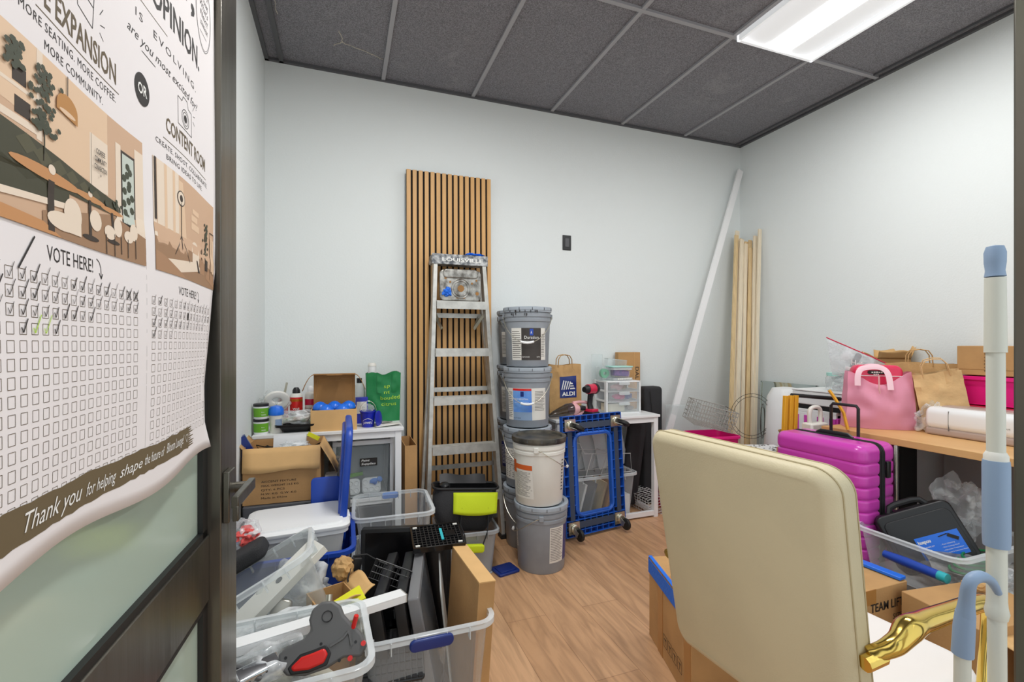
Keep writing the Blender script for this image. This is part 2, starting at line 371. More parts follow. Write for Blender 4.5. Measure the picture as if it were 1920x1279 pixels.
# front: door frame and glazed partition beside the door (behind and around the camera)
g = G(); g.bb(.7035, .75, .18, .3, 0, 2.45); g.bb(-.32, -.27, .18, .3, 0, 2.45); g.bb(-.32, .75, .18, .3, 2.4, 2.45); g.bb(.698, .715, .18, .285, 0, 2.45)
struct(g, 'trim_1', 'black_metal', bev=.003)
g = G(); g.bb(XL, -.32, .18, .3, 0, ZC); g.bb(-.32, XR, .18, .3, 2.45, ZC+.01); g.bb(3.2, XR, .18, .3, 0, 2.45)
struct(g, 'wall_front', 'wall', smooth=False)
g = G()
for x in (.75, 1.56, 2.38, 3.16): g.bb(x, x+.04, .2, .28, 0, 2.45)
g.bb(.75, 3.2, .2, .28, 0, .05); g.bb(.75, 3.2, .2, .28, 2.4, 2.45)
wn = struct(g, 'window_1', 'black_metal', smooth=False)
g = G(); g.bb(.79, 3.16, .235, .243, .05, 2.4); struct(g, 'pane', 'glass', wn, smooth=False)

# ceiling lights
def troffer(x0, label):
    x1 = x0+.61; y0, y1 = .84, 2.06; t = thing('ceiling_light', label, 'light', ((x0+x1)/2, (y0+y1)/2, ZC-.03), group='ceiling troffer lights')
    hx, hy = .29, .598
    g = G(); g.bb(-hx, -hx+.015, -hy, hy, -.0, .05); g.bb(hx-.015, hx, -hy, hy, 0, .05); g.bb(-hx, hx, -hy, -hy+.015, 0, .05); g.bb(-hx, hx, hy-.015, hy, 0, .05)
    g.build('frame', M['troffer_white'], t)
    g = G()
    for s in (-1, 1):
        g.grid(lambda u, v: (s*(.085+(hx-.1)*u), -hy+.015+2*(hy-.015)*v, .04-.03*math.sin(PI*u)*.3-.025*(1-u)), 8, 1)
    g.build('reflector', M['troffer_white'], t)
    g = G(); g.grid(lambda u, v: ((u-.5)*.17, -hy+.015+2*(hy-.015)*v, .012-.014*math.sin(PI*u)), 8, 1); g.build('diffuser', M['lens'], t)
M['troffer_white'] = emis('troffer_enamel_glow', (236, 238, 240), .35)  # enamel emits faintly: the lens light falling on it, put in as glow
M['lens'] = emis('troffer_lens', (255, 255, 255), 5)
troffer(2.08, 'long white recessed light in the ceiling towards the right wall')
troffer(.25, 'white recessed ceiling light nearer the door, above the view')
# ---------------------------------------------------------------- door leaf with poster
P0 = Vector((-.2144, 1.1411)); DD = Vector((-.0586, -.9983))          # latch edge, direction to the hinge
DN = Vector((.9983, -.0586))                                         # faces the camera side
def dp(s, z, off=0): p = P0+DD*s+DN*off; return (p.x, p.y, z)
def dbox(g, s0, s1, z0, z1, o0, o1):
    vs = [dp(s, z, o) for o in (o0, o1) for z in (z0, z1) for s in (s0, s1)]
    g.add(vs, [(0, 1, 3, 2), (4, 6, 7, 5), (0, 4, 5, 1), (2, 3, 7, 6), (0, 2, 6, 4), (1, 5, 7, 3)]); return g
g = G(); dbox(g, 0, .105, .01, 2.38, -.05, 0)
door = struct(g, 'door_1', 'black_metal', bev=.002)
g = G(); dbox(g, .86, .965, .01, 2.38, -.05, 0); struct(g, 'stile', 'black_metal', door)
M['stop'] = mat('door_stop_black', (26, 27, 26), .5)
for z0, z1 in ((.01, .22), (.76, .885), (1.37, 1.49), (2.28, 2.38)):
    g = G(); dbox(g, .105, .86, z0, z1, -.045, -.020); struct(g, 'rail', 'black_metal', door, bev=.002)
g = G()
for z0, z1 in ((.22, .76), (.885, 1.37), (1.49, 2.28)): dbox(g, .105, .13, z0, z1, -.046, -.023); dbox(g, .105, .86, z1-.012, z1, -.046, -.023); dbox(g, .105, .86, z0, z0+.012, -.046, -.023)
struct(g, 'glazing_stop', 'stop', door)
m = bpy.data.materials.new('frosted_glass'); m.use_nodes = True; b = m.node_tree.nodes['Principled BSDF']
b.inputs['Base Color'].default_value = lin((176, 192, 178)); b.inputs['Roughness'].default_value = .12; b.inputs['Specular IOR Level'].default_value = .6; M['frosted'] = m
for z0, z1 in ((.22, .76), (.885, 1.37), (1.49, 2.28)):
    g = G(); dbox(g, .13, .86, z0, z1, -.04, -.032); struct(g, 'glass_pane', 'frosted', door, smooth=False)
g = G(); dbox(g, .055, .097, .90, 1.0, 0, .012); rose = struct(g, 'lock_plate', 'black_metal', door, bev=.002)
g = G(); g.tube([dp(.05, .957, .0), dp(.05, .957, .034)], .011, 12); dbox(g, .025, .155, .946, .968, .030, .042); dbox(g, .138, .156, .922, .95, .032, .042)
struct(g, 'lever_handle', 'black_metal', door, bev=.0015)
g = G(); dbox(g, -.02, 0, .9, .97, -.035, -.015); struct(g, 'latch', 'black', door)
for z in (.35, 1.2, 2.1):
    g = G(); g.tube([dp(.975, z, -.005), dp(.975, z+.1, -.005)], .009, 10); struct(g, 'hinge', 'black_metal', door)

# poster sheet, wavy; coordinates s (from latch edge) and z
def wav(s, z): return .004+.0035*math.sin(s*17+z*2)+.003*math.sin(z*9+s*6)*(1 if z < 1.4 else .4)
def pp(s, z, o=0): return dp(s, z, -.012+wav(s, z)+o)
def redge(z):
    k = [(1.04, .115), (1.10, .15), (1.17, .154), (1.25, .135), (1.35, .118), (1.45, .088), (1.6, .085), (1.75, .098), (1.9, .112), (2.1, .11)]
    if z <= k[0][0]: return k[0][1]
    for (a, b), (c, d) in zip(k, k[1:]):
        if z <= c: return b+(d-b)*(z-a)/(c-a)
    return k[-1][1]
def bedge(s): return 1.052+.007*math.sin(s*16-1.2)
poster = thing('poster', 'large white voting poster taped on the glass of the open door', 'poster')
g = G()
def pf(u, v):
    z = 1.05+1.0*v; sr = redge(z); s = sr+(.70-sr)*u; z = bedge(s)+(2.05-bedge(s))*v; return pp(s, z)
g.grid(pf, 40, 60); sheet = g.build('sheet', 'paperw', poster)
sm = sheet.modifiers.new('solid', 'SOLIDIFY'); sm.thickness = .0004; sm.offset = -1
class PD:                                                    # drawing on the poster: x grows to the viewer's right
    def __init__(s, o=.0006): s.g = G(); s.o = o
    def P(s, S, z): return pp(S, z, s.o)
    def txt(s, body, s0, s1, z, cap, **k):
        s.g_fn = lambda x, y: s.P(s0-x, z+y)
        text(s.g, body, 0, 0, s0-s1, cap, fn=s.g_fn, **k)
    def line(s, pts, w=.0006):
        for (a, b), (c, d) in zip(pts, pts[1:]):
            dx, dy = c-a, d-b; L = math.hypot(dx, dy)
            if L < 1e-6: continue
            nx, ny = -dy/L*w/2, dx/L*w/2; n = max(1, int(L/.02))
            for i in range(n):
                u0, u1 = i/n, (i+1)/n
                q = [(a+dx*u0+nx, b+dy*u0+ny), (a+dx*u1+nx, b+dy*u1+ny), (a+dx*u1-nx, b+dy*u1-ny), (a+dx*u0-nx, b+dy*u0-ny)]
                s.g.poly([s.P(*p) for p in q])
    def fill(s, pts, sub=.02):
        bm = bmesh.new(); f = bm.faces.new([bm.verts.new((a, b, 0)) for a, b in pts])
        try: bmesh.ops.triangulate(bm, faces=[f])
        except Exception: pass
        for _ in range(7):
            es = [e for e in bm.edges if e.calc_length() > sub]
            if not es: break
            bmesh.ops.subdivide_edges(bm, edges=es, cuts=1); bmesh.ops.triangulate(bm, faces=[f for f in bm.faces if len(f.verts) > 3])
        bm.verts.index_update(); s.g.add([s.P(v.co.x, v.co.y) for v in bm.verts], [tuple(v.index for v in f.verts) for f in bm.faces]); bm.free()
    def rect(s, s0, s1, z0, z1):
        n = max(1, int(abs(s0-s1)/.015)); k = max(1, int(abs(z1-z0)/.02))
        s.g.grid(lambda u, v: s.P(s0+(s1-s0)*u, z0+(z1-z0)*v), n, k)
    def ell(s, c, r1, r2, w=None, n=28):
        pts = [(c[0]+r1*math.cos(2*PI*i/n), c[1]+r2*math.sin(2*PI*i/n)) for i in range(n)]
        if w: s.line(pts+[pts[0]], w)
        else: s.fill(pts)
    def done(s, name, m, parent=None): return s.g.build(name, m, parent or poster, smooth=False, fix=False)
d = PD()
d.txt('MORE SEATING. MORE COFFEE.', .632, .462, 1.536, .0085, spacing=1.1); d.txt('MORE COMMUNITY.', .597, .49, 1.5195, .0085, spacing=1.1)
d.txt('E  IS  EVOLVING.', .452, .222, 1.673, .011, spacing=1.35)
d.txt('are you most excited for?', .435, .214, 1.643, .013, shear=.35)
d.line([(.40, 1.6355), (.365, 1.634)], .0012)
d.txt('OPINION.', .375, .203, 1.719, .037, bold=.02)
d.txt('YOUR', .44, .262, 1.80, .05, bold=.02); d.txt(',', .245, .228, 1.80, .05, bold=.03)
d.txt('CREATE. SHOOT. COLLABORATE.', .368, .158, 1.531, .0075, spacing=1.1); d.txt('BRING IDEAS TO LIFE.', .338, .188, 1.5175, .0075, spacing=1.1)
d.txt('VOTE HERE!', .594, .515, 1.327, .0145); d.txt('VOTE HERE!', .306, .222, 1.325, .0125)
d.line([(.508, 1.343), (.503, 1.34), (.500, 1.334), (.4995, 1.323)], .0012); d.line([(.5035, 1.328), (.4995, 1.322), (.4965, 1.328)], .0012)
d.line([(.216, 1.338), (.211, 1.336), (.2085, 1.331), (.208, 1.321)], .0012); d.line([(.212, 1.326), (.208, 1.320), (.205, 1.326)], .0012)
# cup, camera and badge sketches
d.line([(.548, 1.66), (.542, 1.598), (.512, 1.592), (.507, 1.66)], .0012); d.line([(.545, 1.62), (.51, 1.615)], .0012)
for a, b, c, e in ((.497, 1.617, .490, 1.627), (.496, 1.606, .486, 1.609), (.497, 1.597, .489, 1.592)): d.line([(a, b), (c, e)], .001)
d.line([(.298, 1.63), (.298, 1.588), (.244, 1.588), (.244, 1.626), (.258, 1.627), (.262, 1.637), (.278, 1.638), (.283, 1.629), (.298, 1.63)], .0012)
d.ell((.27, 1.606), .014, .014, .0012); d.ell((.27, 1.606), .010, .010, .001); d.ell((.27, 1.606), .006, .006)
for a, b, c, e in ((.238, 1.634, .232, 1.642), (.236, 1.626, .227, 1.628), (.237, 1.617, .229, 1.613)): d.line([(a, b), (c, e)], .001)
d.ell((.178, 1.835), .044, .066, .0012, 40); d.ell((.178, 1.835), .0415, .063, .0008, 40)
for i, t in enumerate(("YOUR INPUT", "HELPS SHAPE", "What's", "Next!", "LOUNGE EDIT")):
    d.txt(t, .205-.002*i, .152, 1.868-.015*i, .008 if i not in (2, 3) else .012, shear=.3 if i in (2, 3) else 0)
d.line([(.2, 1.795), (.16, 1.797)], .001)
d.done('lettering', 'ink')
d = PD(); d.txt('E EXPANSION', .598, .461, 1.558, .024, bold=.02); d.txt('CONTENT ROOM', .338, .170, 1.558, .0215, bold=.02)
d.line([(.61, 1.551), (.455, 1.5495)], .0011); d.line([(.347, 1.5455), (.165, 1.5445)], .0011); d.line([(.41, 1.701), (.33, 1.699)], .0011)
d.done('heading', 'bronze_ink')
d = PD(.0004); d.line([(.401, 1.66), (.401, 1.10)], .0005); d.done('divider_line', 'ink_grey')
d = PD(.001); d.ell((.401, 1.584), .018, .021); d.done('badge', 'ink')
d = PD(.0014); d.txt('OR', .412, .390, 1.577, .014, bold=.02); d.done('badge_lettering', 'white_ink')
# check boxes
d = PD(.0006)
colsL = [.629-.01546*i for i in range(-2, 14)]; colsR = [.384-.0171*i for i in range(15)]; rows = [1.309-.0153*i for i in range(14)]
for cols, bw in ((colsL, .0086), (colsR, .0086)):
    for zc in rows:
        for sc in cols:
            if sc-.005 < redge(zc)+.004: continue
            a, b, c, e = sc+bw/2, sc-bw/2, zc-.005, zc+.005
            d.line([(a, c), (b, c), (b, e), (a, e), (a, c)], .0005)
d.done('checkbox_grid', 'bronze_ink')
d = PD(.0012); random.seed(4)
def tick(sc, zc, k=1):
    a = random.uniform(.8, 1.5)*k; d.line([(sc+.003, zc+.001), (sc+.0005, zc-.0035), (sc-.005*a, zc+.008*a)], .0008*random.uniform(.6, 1.7))
for r, n in ((0, 16), (1, 16)):
    for i in range(n): tick(colsL[i], rows[r], 1.1)
for i in range(0, 10): tick(colsL[i], rows[2])
for i in (2, 5): tick(colsL[i], rows[3])
for i in range(15): tick(colsR[i], rows[0]); tick(colsR[i], rows[1], .9)
for i in range(13): tick(colsR[i], rows[2])
for i in range(4): tick(colsR[i], rows[3])
d.line([(.634, 1.314), (.612, 1.345)], .0018)
for i in (14, 15):
    d.line([(colsL[i]+.005, rows[0]-.005), (colsL[i]-.005, rows[0]+.007)], .0012); d.line([(colsL[i]-.005, rows[0]-.005), (colsL[i]+.005, rows[0]+.007)], .0012)
d.ell((colsR[7], rows[1]), .003, .006)
d.done('pen_ticks', 'ink')
d = PD(.0013)
for i in (3, 4): tick(colsL[i], rows[3], 1.2)
d.done('green_tick', 'greenink')
# brush banner
d = PD(.0007); random.seed(2)
top = [(.70-.0115*i, 1.113+random.uniform(-.0015, .0015)) for i in range(41)]; bot = [(.70-.0115*i, 1.080+random.uniform(-.0015, .0015)) for i in range(41)]
for i in range(40): d.fill([bot[i], bot[i+1], top[i+1], top[i]])
for i in range(9): z = 1.081+.0037*i; e = random.uniform(.008, .03); d.fill([(.241, z), (.24-e, z+.001), (.24-e, z+.0022), (.241, z+.0034)])
d.done('brush_banner', 'olive_ink')
d = PD(.0012); d.txt('Thank you', .628, .535, 1.089, .017, shear=.4); d.txt('for helping', .527, .468, 1.089, .014, shear=.4); d.txt('shape', .460, .408, 1.09, .013, shear=.4); d.txt('the future of', .402, .345, 1.091, .013, shear=.4); d.txt('Bloom Lounge!', .338, .265, 1.092, .014, shear=.4)
hp = [(.25+.006*math.sin(t)**3*1.0, 1.098+.0075*(.8125*math.cos(t)-.3125*math.cos(2*t)-.125*math.cos(3*t))) for t in [2*PI*i/24 for i in range(25)]]
d.line(hp, .0009)
d.done('banner_lettering', 'white_ink')
# printed photographs: cafe and content room
def pm(n, c): M[n] = mat(n, c, .6); return n
for n, c in dict(pr_wall=(206, 172, 142), pr_wall_lit=(226, 196, 164), pr_cream=(232, 216, 196), pr_green=(66, 66, 48), pr_green2=(84, 82, 60), pr_wood=(196, 142, 92), pr_dark=(58, 48, 40), pr_floor=(158, 124, 94), pr_leaf=(64, 70, 54), pr_sky=(196, 206, 196), pr_lamp=(186, 134, 74), pr_shadow=(170, 132, 100), pr_hair=(96, 74, 54)).items(): pm(n, c)
pic_layer = [.0008]
class PIC:
    def __init__(s, name, s0, s1, z0, z1):
        s.s0, s.s1, s.z0, s.z1 = s0, s1, z0, z1; s.n = 0; s.root = None; s.name = name
    def q(s, x, y): x = min(1, max(0, x)); y = min(1, max(0, y)); return (s.s0+(s.s1-s.s0)*x, s.z0+(s.z1-s.z0)*y)
    def sh(s, m, polys):
        s.n += 1; d = PD(.0008+.00009*s.n)
        for p in polys: d.fill([s.q(*a) for a in p])
        o = d.g.build('printed_shape' if s.root else s.name, m, s.root or poster, smooth=False, fix=False)
        if not s.root: s.root = o
    def bg(s, m):
        d = PD(.0008); d.rect(s.s0, s.s1, s.z0, s.z1); s.root = d.g.build(s.name, m, poster, smooth=False, fix=False)
def el(cx, cy, rx, ry, n=20, a0=0, a1=2*PI): return [(cx+rx*math.cos(a0+(a1-a0)*i/n), cy+ry*math.sin(a0+(a1-a0)*i/n)) for i in range(n+(0 if abs(a1-a0-2*PI) < .01 else 1))]
def rc(x0, x1, y0, y1): return [(x0, y0), (x1, y0), (x1, y1), (x0, y1)]
random.seed(9)
A = PIC('cafe_photograph', .685, .403, 1.352, 1.513)      # x: 0.155 is the frame's left edge
A.bg('pr_wall')
A.sh('pr_wall_lit', [rc(.3, .72, .45, 1), [(.0, .62), (.3, .58), (.3, 1), (0, 1)]])
A.sh('pr_cream', [rc(0, .3, .52, .56), rc(0, .29, .7, .72), rc(.27, .3, .5, 1), rc(.78, .82, .1, .85), rc(.93, 1, .05, .9), rc(.59, .72, .42, .78)])
A.sh('pr_dark', [rc(.17, .24, .57, .66), rc(.16, .22, .73, .82), rc(.82, .93, .25, .82), rc(.6, .602, .42, .78)])
A.sh('pr_sky', [rc(.83, .92, .28, .8)])
A.sh('pr_leaf', [el(.86+random.uniform(-.02, .05), .3+.45*i/14, .018, .03, 7) for i in range(14)])
A.sh('pr_floor', [[(.3, 0), (1, 0), (1, .22), (.75, .3), (.3, .12)]])
A.sh('pr_green', [[(0, .28), (.8, .3), (.78, .40), (.4, .47), (0, .52)], [(0, .12), (.45, .2), (.45, .3), (0, .3)]])
A.sh('pr_green2', [el(.22, .44, .05, .055, 4), el(.3, .42, .05, .055, 4), el(.39, .41, .045, .05, 4), el(.47, .4, .04, .045, 4), el(.55, .385, .035, .04, 4), el(.63, .375, .03, .035, 4)])
A.sh('pr_cream', [[(0, .1), (.5, .2), (.5, .235), (0, .14)]])
A.sh('pr_wood', [el(.33, .335, .19, .035), el(.58, .335, .11, .022), el(.74, .32, .08, .018), [(0, 0), (.4, 0), (.3, .06), (0, .08)]])
A.sh('pr_dark', [rc(.325, .36, .02, .31), rc(.575, .592, .08, .32), rc(.735, .75, .1, .31), el(.585, .07, .055, .018), el(.745, .1, .045, .015), rc(.435, .44, .86, 1), rc(.3, .304, .4, .56)])
A.sh('pr_cream', [el(.47, .17, .055, .10), el(.41, .10, .09, .055), rc(.42, .52, .05, .2), el(.62, .2, .04, .07), el(.72, .16, .04, .05), el(.78, .22, .03, .07), el(.86, .18, .035, .045), el(.9, .23, .03, .065), el(.345, .375, .02, .028), el(.585, .36, .015, .02)])
A.sh('pr_dark', [rc(.69, .695, 0, .14), rc(.75, .755, 0, .16), rc(.8, .805, .03, .16), rc(.85, .855, .02, .16), rc(.91, .915, .03, .18)])
A.sh('pr_lamp', [el(.435, .80, .065, .08, 16, 0, PI)+[(.37, .76), (.5, .74)]])
A.sh('pr_wall_lit', [el(.435, .77, .05, .015)])
A.sh('pr_leaf', [el(.305+random.gauss(0, .03), .72+random.uniform(-.16, .2), .012, .016, 6) for i in range(90)]+[rc(.301, .305, .44, .6)]+[el(.77+random.gauss(0, .015), .37+random.uniform(-.03, .04), .008, .014, 5) for i in range(16)])
A.sh('pr_leaf', [el(.16+random.gauss(0, .02), .86+random.uniform(-.07, .08), .014, .018, 6) for i in range(30)]+[el(.59, .39, .014, .02), el(.7, .36, .012, .02)])
def ptxt(A, body, x0, x1, y, cap):
    d = PD(.0025); s0, z = A.q(x0, y); s1, _ = A.q(x1, y); d.txt(body, s0, s1, z, cap, bold=.015); d.g.build('printed_lettering', 'ink', A.root, smooth=False, fix=False)
ptxt(A, 'COFFEE', .625, .69, .665, .0055); ptxt(A, 'COMMUNITY', .615, .70, .61, .0055); ptxt(A, 'CONNECTION', .612, .703, .555, .0055); ptxt(A, 'v', .652, .662, .515, .004)
B = PIC('studio_photograph', .378, .119, 1.352, 1.508)
B.bg('pr_wall')
B.sh('pr_cream', [rc(.04, .3, .33, 1), rc(0, .03, .3, 1)])
B.sh('pr_wall_lit', [rc(.12, .15, .33, 1), rc(.22, .25, .33, 1), rc(.5, .66, .55, .62), rc(.5, .62, .64, .70), rc(.52, .65, .72, .77), [(.3, .35), (.42, .35), (.36, .95), (.3, .95)]])
B.sh('pr_floor', [[(0, 0), (1, 0), (1, .2), (.55, .3), (.12, .33), (0, .3)]])
B.sh('pr_cream', [[(.05, .12), (.6, .22), (.7, .15), (.2, .02)], el(.57, .33, .075, .1), rc(.5, .64, .2, .3)])
B.sh('pr_shadow', [[(.0, .0), (.4, .0), (.1, .15), (0, .18)], rc(.66, .76, .12, .33), [(.8, .1), (1, .02), (1, .14), (.85, .2)]])
B.sh('pr_dark', [el(.33, .78, .055, .075, 24)])
B.sh('pr_cream', [el(.33, .78, .047, .065, 24)])
B.sh('pr_dark', [el(.33, .78, .022, .035, 16), rc(.326, .334, .28, .74), [(.33, .42), (.22, .2), (.226, .2), (.333, .41)], [(.33, .42), (.45, .18), (.444, .18), (.327, .41)], rc(.78, .84, .18, .3), rc(.01, .03, .45, 1), rc(.90, .905, .1, .66), rc(.99, .995, .08, .66), rc(.9, .995, .65, .66), [(.62, .12), (.66, .12), (.6, .24), (.58, .24)]])
B.sh('pr_leaf', [el(.81+random.gauss(0, .022), .3+.42*i/45, .014, .018, 6) for i in range(45)])
B.sh('pr_wall_lit', [rc(.915, .945, .2, .6), rc(.95, .985, .18, .58)])
B.sh('pr_hair', [el(.7, .33, .01, .06), el(.72, .36, .008, .05)])

# ---------------------------------------------------------------- generic makers
def leg(t, x, y, z, w=.03, m='white', z0=0): G().bb(x-w/2, x+w/2, y-w/2, y+w/2, z0, z).build('leg', m, t, bev=.001)
def stain(g): pass
def carton(name, label, sx, sy, sz, loc, rot=0, openf=None, m='card', group=None, tape=True, cat='box', ztilt=(0, 0)):
    """cardboard box; openf = flap angles from horizontal outward (front, back, left, right) in degrees, None = closed"""
    t = thing(name, label, cat, loc, (ztilt[0], ztilt[1], rot), group); x, y = sx/2, sy/2; k = .004
    g = G()
    if openf is None: g.bb(-x, x, -y, y, 0, sz); g.build('body', m, t, bev=.003)
    else:
        g.bb(-x, x, -y, -y+k, 0, sz); g.bb(-x, x, y-k, y, 0, sz); g.bb(-x, -x+k, -y+k, y-k, 0, sz); g.bb(x-k, x, -y+k, y-k, 0, sz); g.bb(-x+k, x-k, -y+k, y-k, 0, k)
        g.build('body', m, t)
        for i, a in enumerate(openf):
            if a is None: continue
            fl = .95*(min(x, y) if i < 2 else min(x, y*1.5)); a = R(a); dz = math.sin(a)*fl; dh = math.cos(a)*fl; g = G()
            if i == 0: A0 = [(-x, -y, sz), (x, -y, sz), (x*.98, -y-dh, sz+dz), (-x*.98, -y-dh, sz+dz)]
            elif i == 1: A0 = [(-x, y, sz), (x, y, sz), (x*.98, y+dh, sz+dz), (-x*.98, y+dh, sz+dz)]
            elif i == 2: A0 = [(-x, -y, sz), (-x, y, sz), (-x-dh, y*.98, sz+dz), (-x-dh, -y*.98, sz+dz)]
            else: A0 = [(x, -y, sz), (x, y, sz), (x+dh, y*.98, sz+dz), (x+dh, -y*.98, sz+dz)]
            g.grid(lambda u, v: (Vector(A0[0]).lerp(Vector(A0[1]), u)).lerp(Vector(A0[3]).lerp(Vector(A0[2]), u), v)+Vector((0, 0, .006*math.sin(u*7+v*3)*v)), 8, 4)
            o = g.build('flap', 'card_light' if m == 'card' else m, t); sd = o.modifiers.new('s', 'SOLIDIFY'); sd.thickness = .003
    if tape and openf is None:
        G().bb(-x-.001, x+.001, -.025, .025, sz-.05, sz+.0012).build('tape', 'pack_tape', t)
    return t
def tub(name, label, w, d, h, loc, rot=(0, 0, 0), m='clear', rim='clear_rim', taper=.84, r=.04, lip=.014, handles=None, group=None, cat='bin', ribs=True, hm='blue_deep', lid=None):
    t = thing(name, label, cat, loc, rot, group)
    Ls = [rr(w*taper, d*taper, r*.8, 0.002, 5)]
    for k in (.02, .33, .66, .93): Ls.append(rr(w*(taper+(1-taper)*k)-.01, d*(taper+(1-taper)*k)-.01, r, h*k, 5))
    Ls.append(rr(w-.012, d-.012, r, h*.93, 5)); Ls.append(rr(w-.004, d-.004, r, h, 5))
    G().loops(Ls, True, False).build('body', m, t)
    g = G(); Ls = [rr(w-.004, d-.004, r, h-.016, 5), rr(w+2*lip, d+2*lip, r+lip, h-.018, 5), rr(w+2*lip, d+2*lip, r+lip, h-.002, 5), rr(w+2*lip-.006, d+2*lip-.006, r+lip, h, 5), rr(w-.004, d-.004, r, h, 5)]
    g.loops(Ls, False, False)
    if ribs:
        for sx in (-.3, -.12, .12, .3):
            for sy in (-1, 1): g.box((sx*w, sy*(d/2+lip*.4), h-.022), (.003, lip*1.6, .036))
        for s in (-.2, .2):
            for sx in (-1, 1): g.box((sx*(w/2+lip*.4), s*d, h-.022), (lip*1.6, .003, .036))
    g.build('rim', rim, t)
    if handles:
        for sx, sy, hw in handles:
            g = G(); L = hw
            if sy: g.slab(L, .035, .014, .016, .005, fn=lambda p: Vector((p.x, sy*(d/2+lip+.003+p.z-abs(p.x)**2*.6), h-.024+p.y)))
            else: g.slab(L, .035, .014, .016, .005, fn=lambda p: Vector((sx*(w/2+lip+.003+p.z-abs(p.x)**2*.6), p.x, h-.024+p.y)))
            g.build('latch_handle', hm, t)
    return t
def bottle(g, prof, n=20, c=(0, 0, 0)): return g.lathe(prof, n, c)
def wire_basket(name, label, w, d, h, loc, rot=(0, 0, 0), nx=7, ny=4, nz=3, r=.0018, m='wire', group=None, cat='basket'):
    g = G(); x, y = w/2, d/2
    for k in range(nz+1):
        z = h*k/nz; g.tube([(-x, -y, z), (x, -y, z), (x, y, z), (-x, y, z)], r*(1.6 if k == nz else 1), 5, True)
    for i in range(nx+1):
        a = -x+w*i/nx; g.tube([(a, -y, h), (a, -y, 0), (a, y, 0), (a, y, h)], r, 5)
    for i in range(ny+1):
        a = -y+d*i/ny; g.tube([(-x, a, h), (-x, a, 0), (x, a, 0), (x, a, h)], r, 5)
    return one(g, name, m, label, cat, loc, rot, group)
def plastic_bag(name, label, c, r, seed, m='film', rot=(0, 0, 0), group=None, cat='bag'):
    g = G(); g.blob((0, 0, 0), r, seed, .35, 2.2, 4)
    for v in g.v:                                            # sharp creases
        n = noise.noise(v*22+Vector((seed, 0, 0))); v += v.normalized()*abs(n)*.02
    return one(g, name, m, label, cat, c, rot, group, ang=60)
# ---------------------------------------------------------------- slat panel, outlet, ladder
t = thing('slat_panel', 'tall oak slat acoustic panel leaning on the back wall behind the ladder', 'wall panel', (.688, 3.12, 0), (-.8, 0, 0))
G().bb(-.293, .293, .0, .012, 0, 2.41).build('backing_board', 'felt', t)
g = G()
for i in range(15): x = -.2915+.0397*i; g.bb(x, x+.0265, -.012, 0, 0, 2.41)
g.build('slats', 'slat_wood', t, bev=.001)
t = thing('wall_outlet', 'small black outlet plate alone on the back wall', 'outlet', (1.602, 3.2, 1.963))
G().bb(-.036, .036, -.006, 0, 0, .114).build('plate', 'black', t, bev=.003)
G().bb(-.017, .017, -.009, -.005, .024, .09).build('socket', 'darkgrey', t, bev=.002)

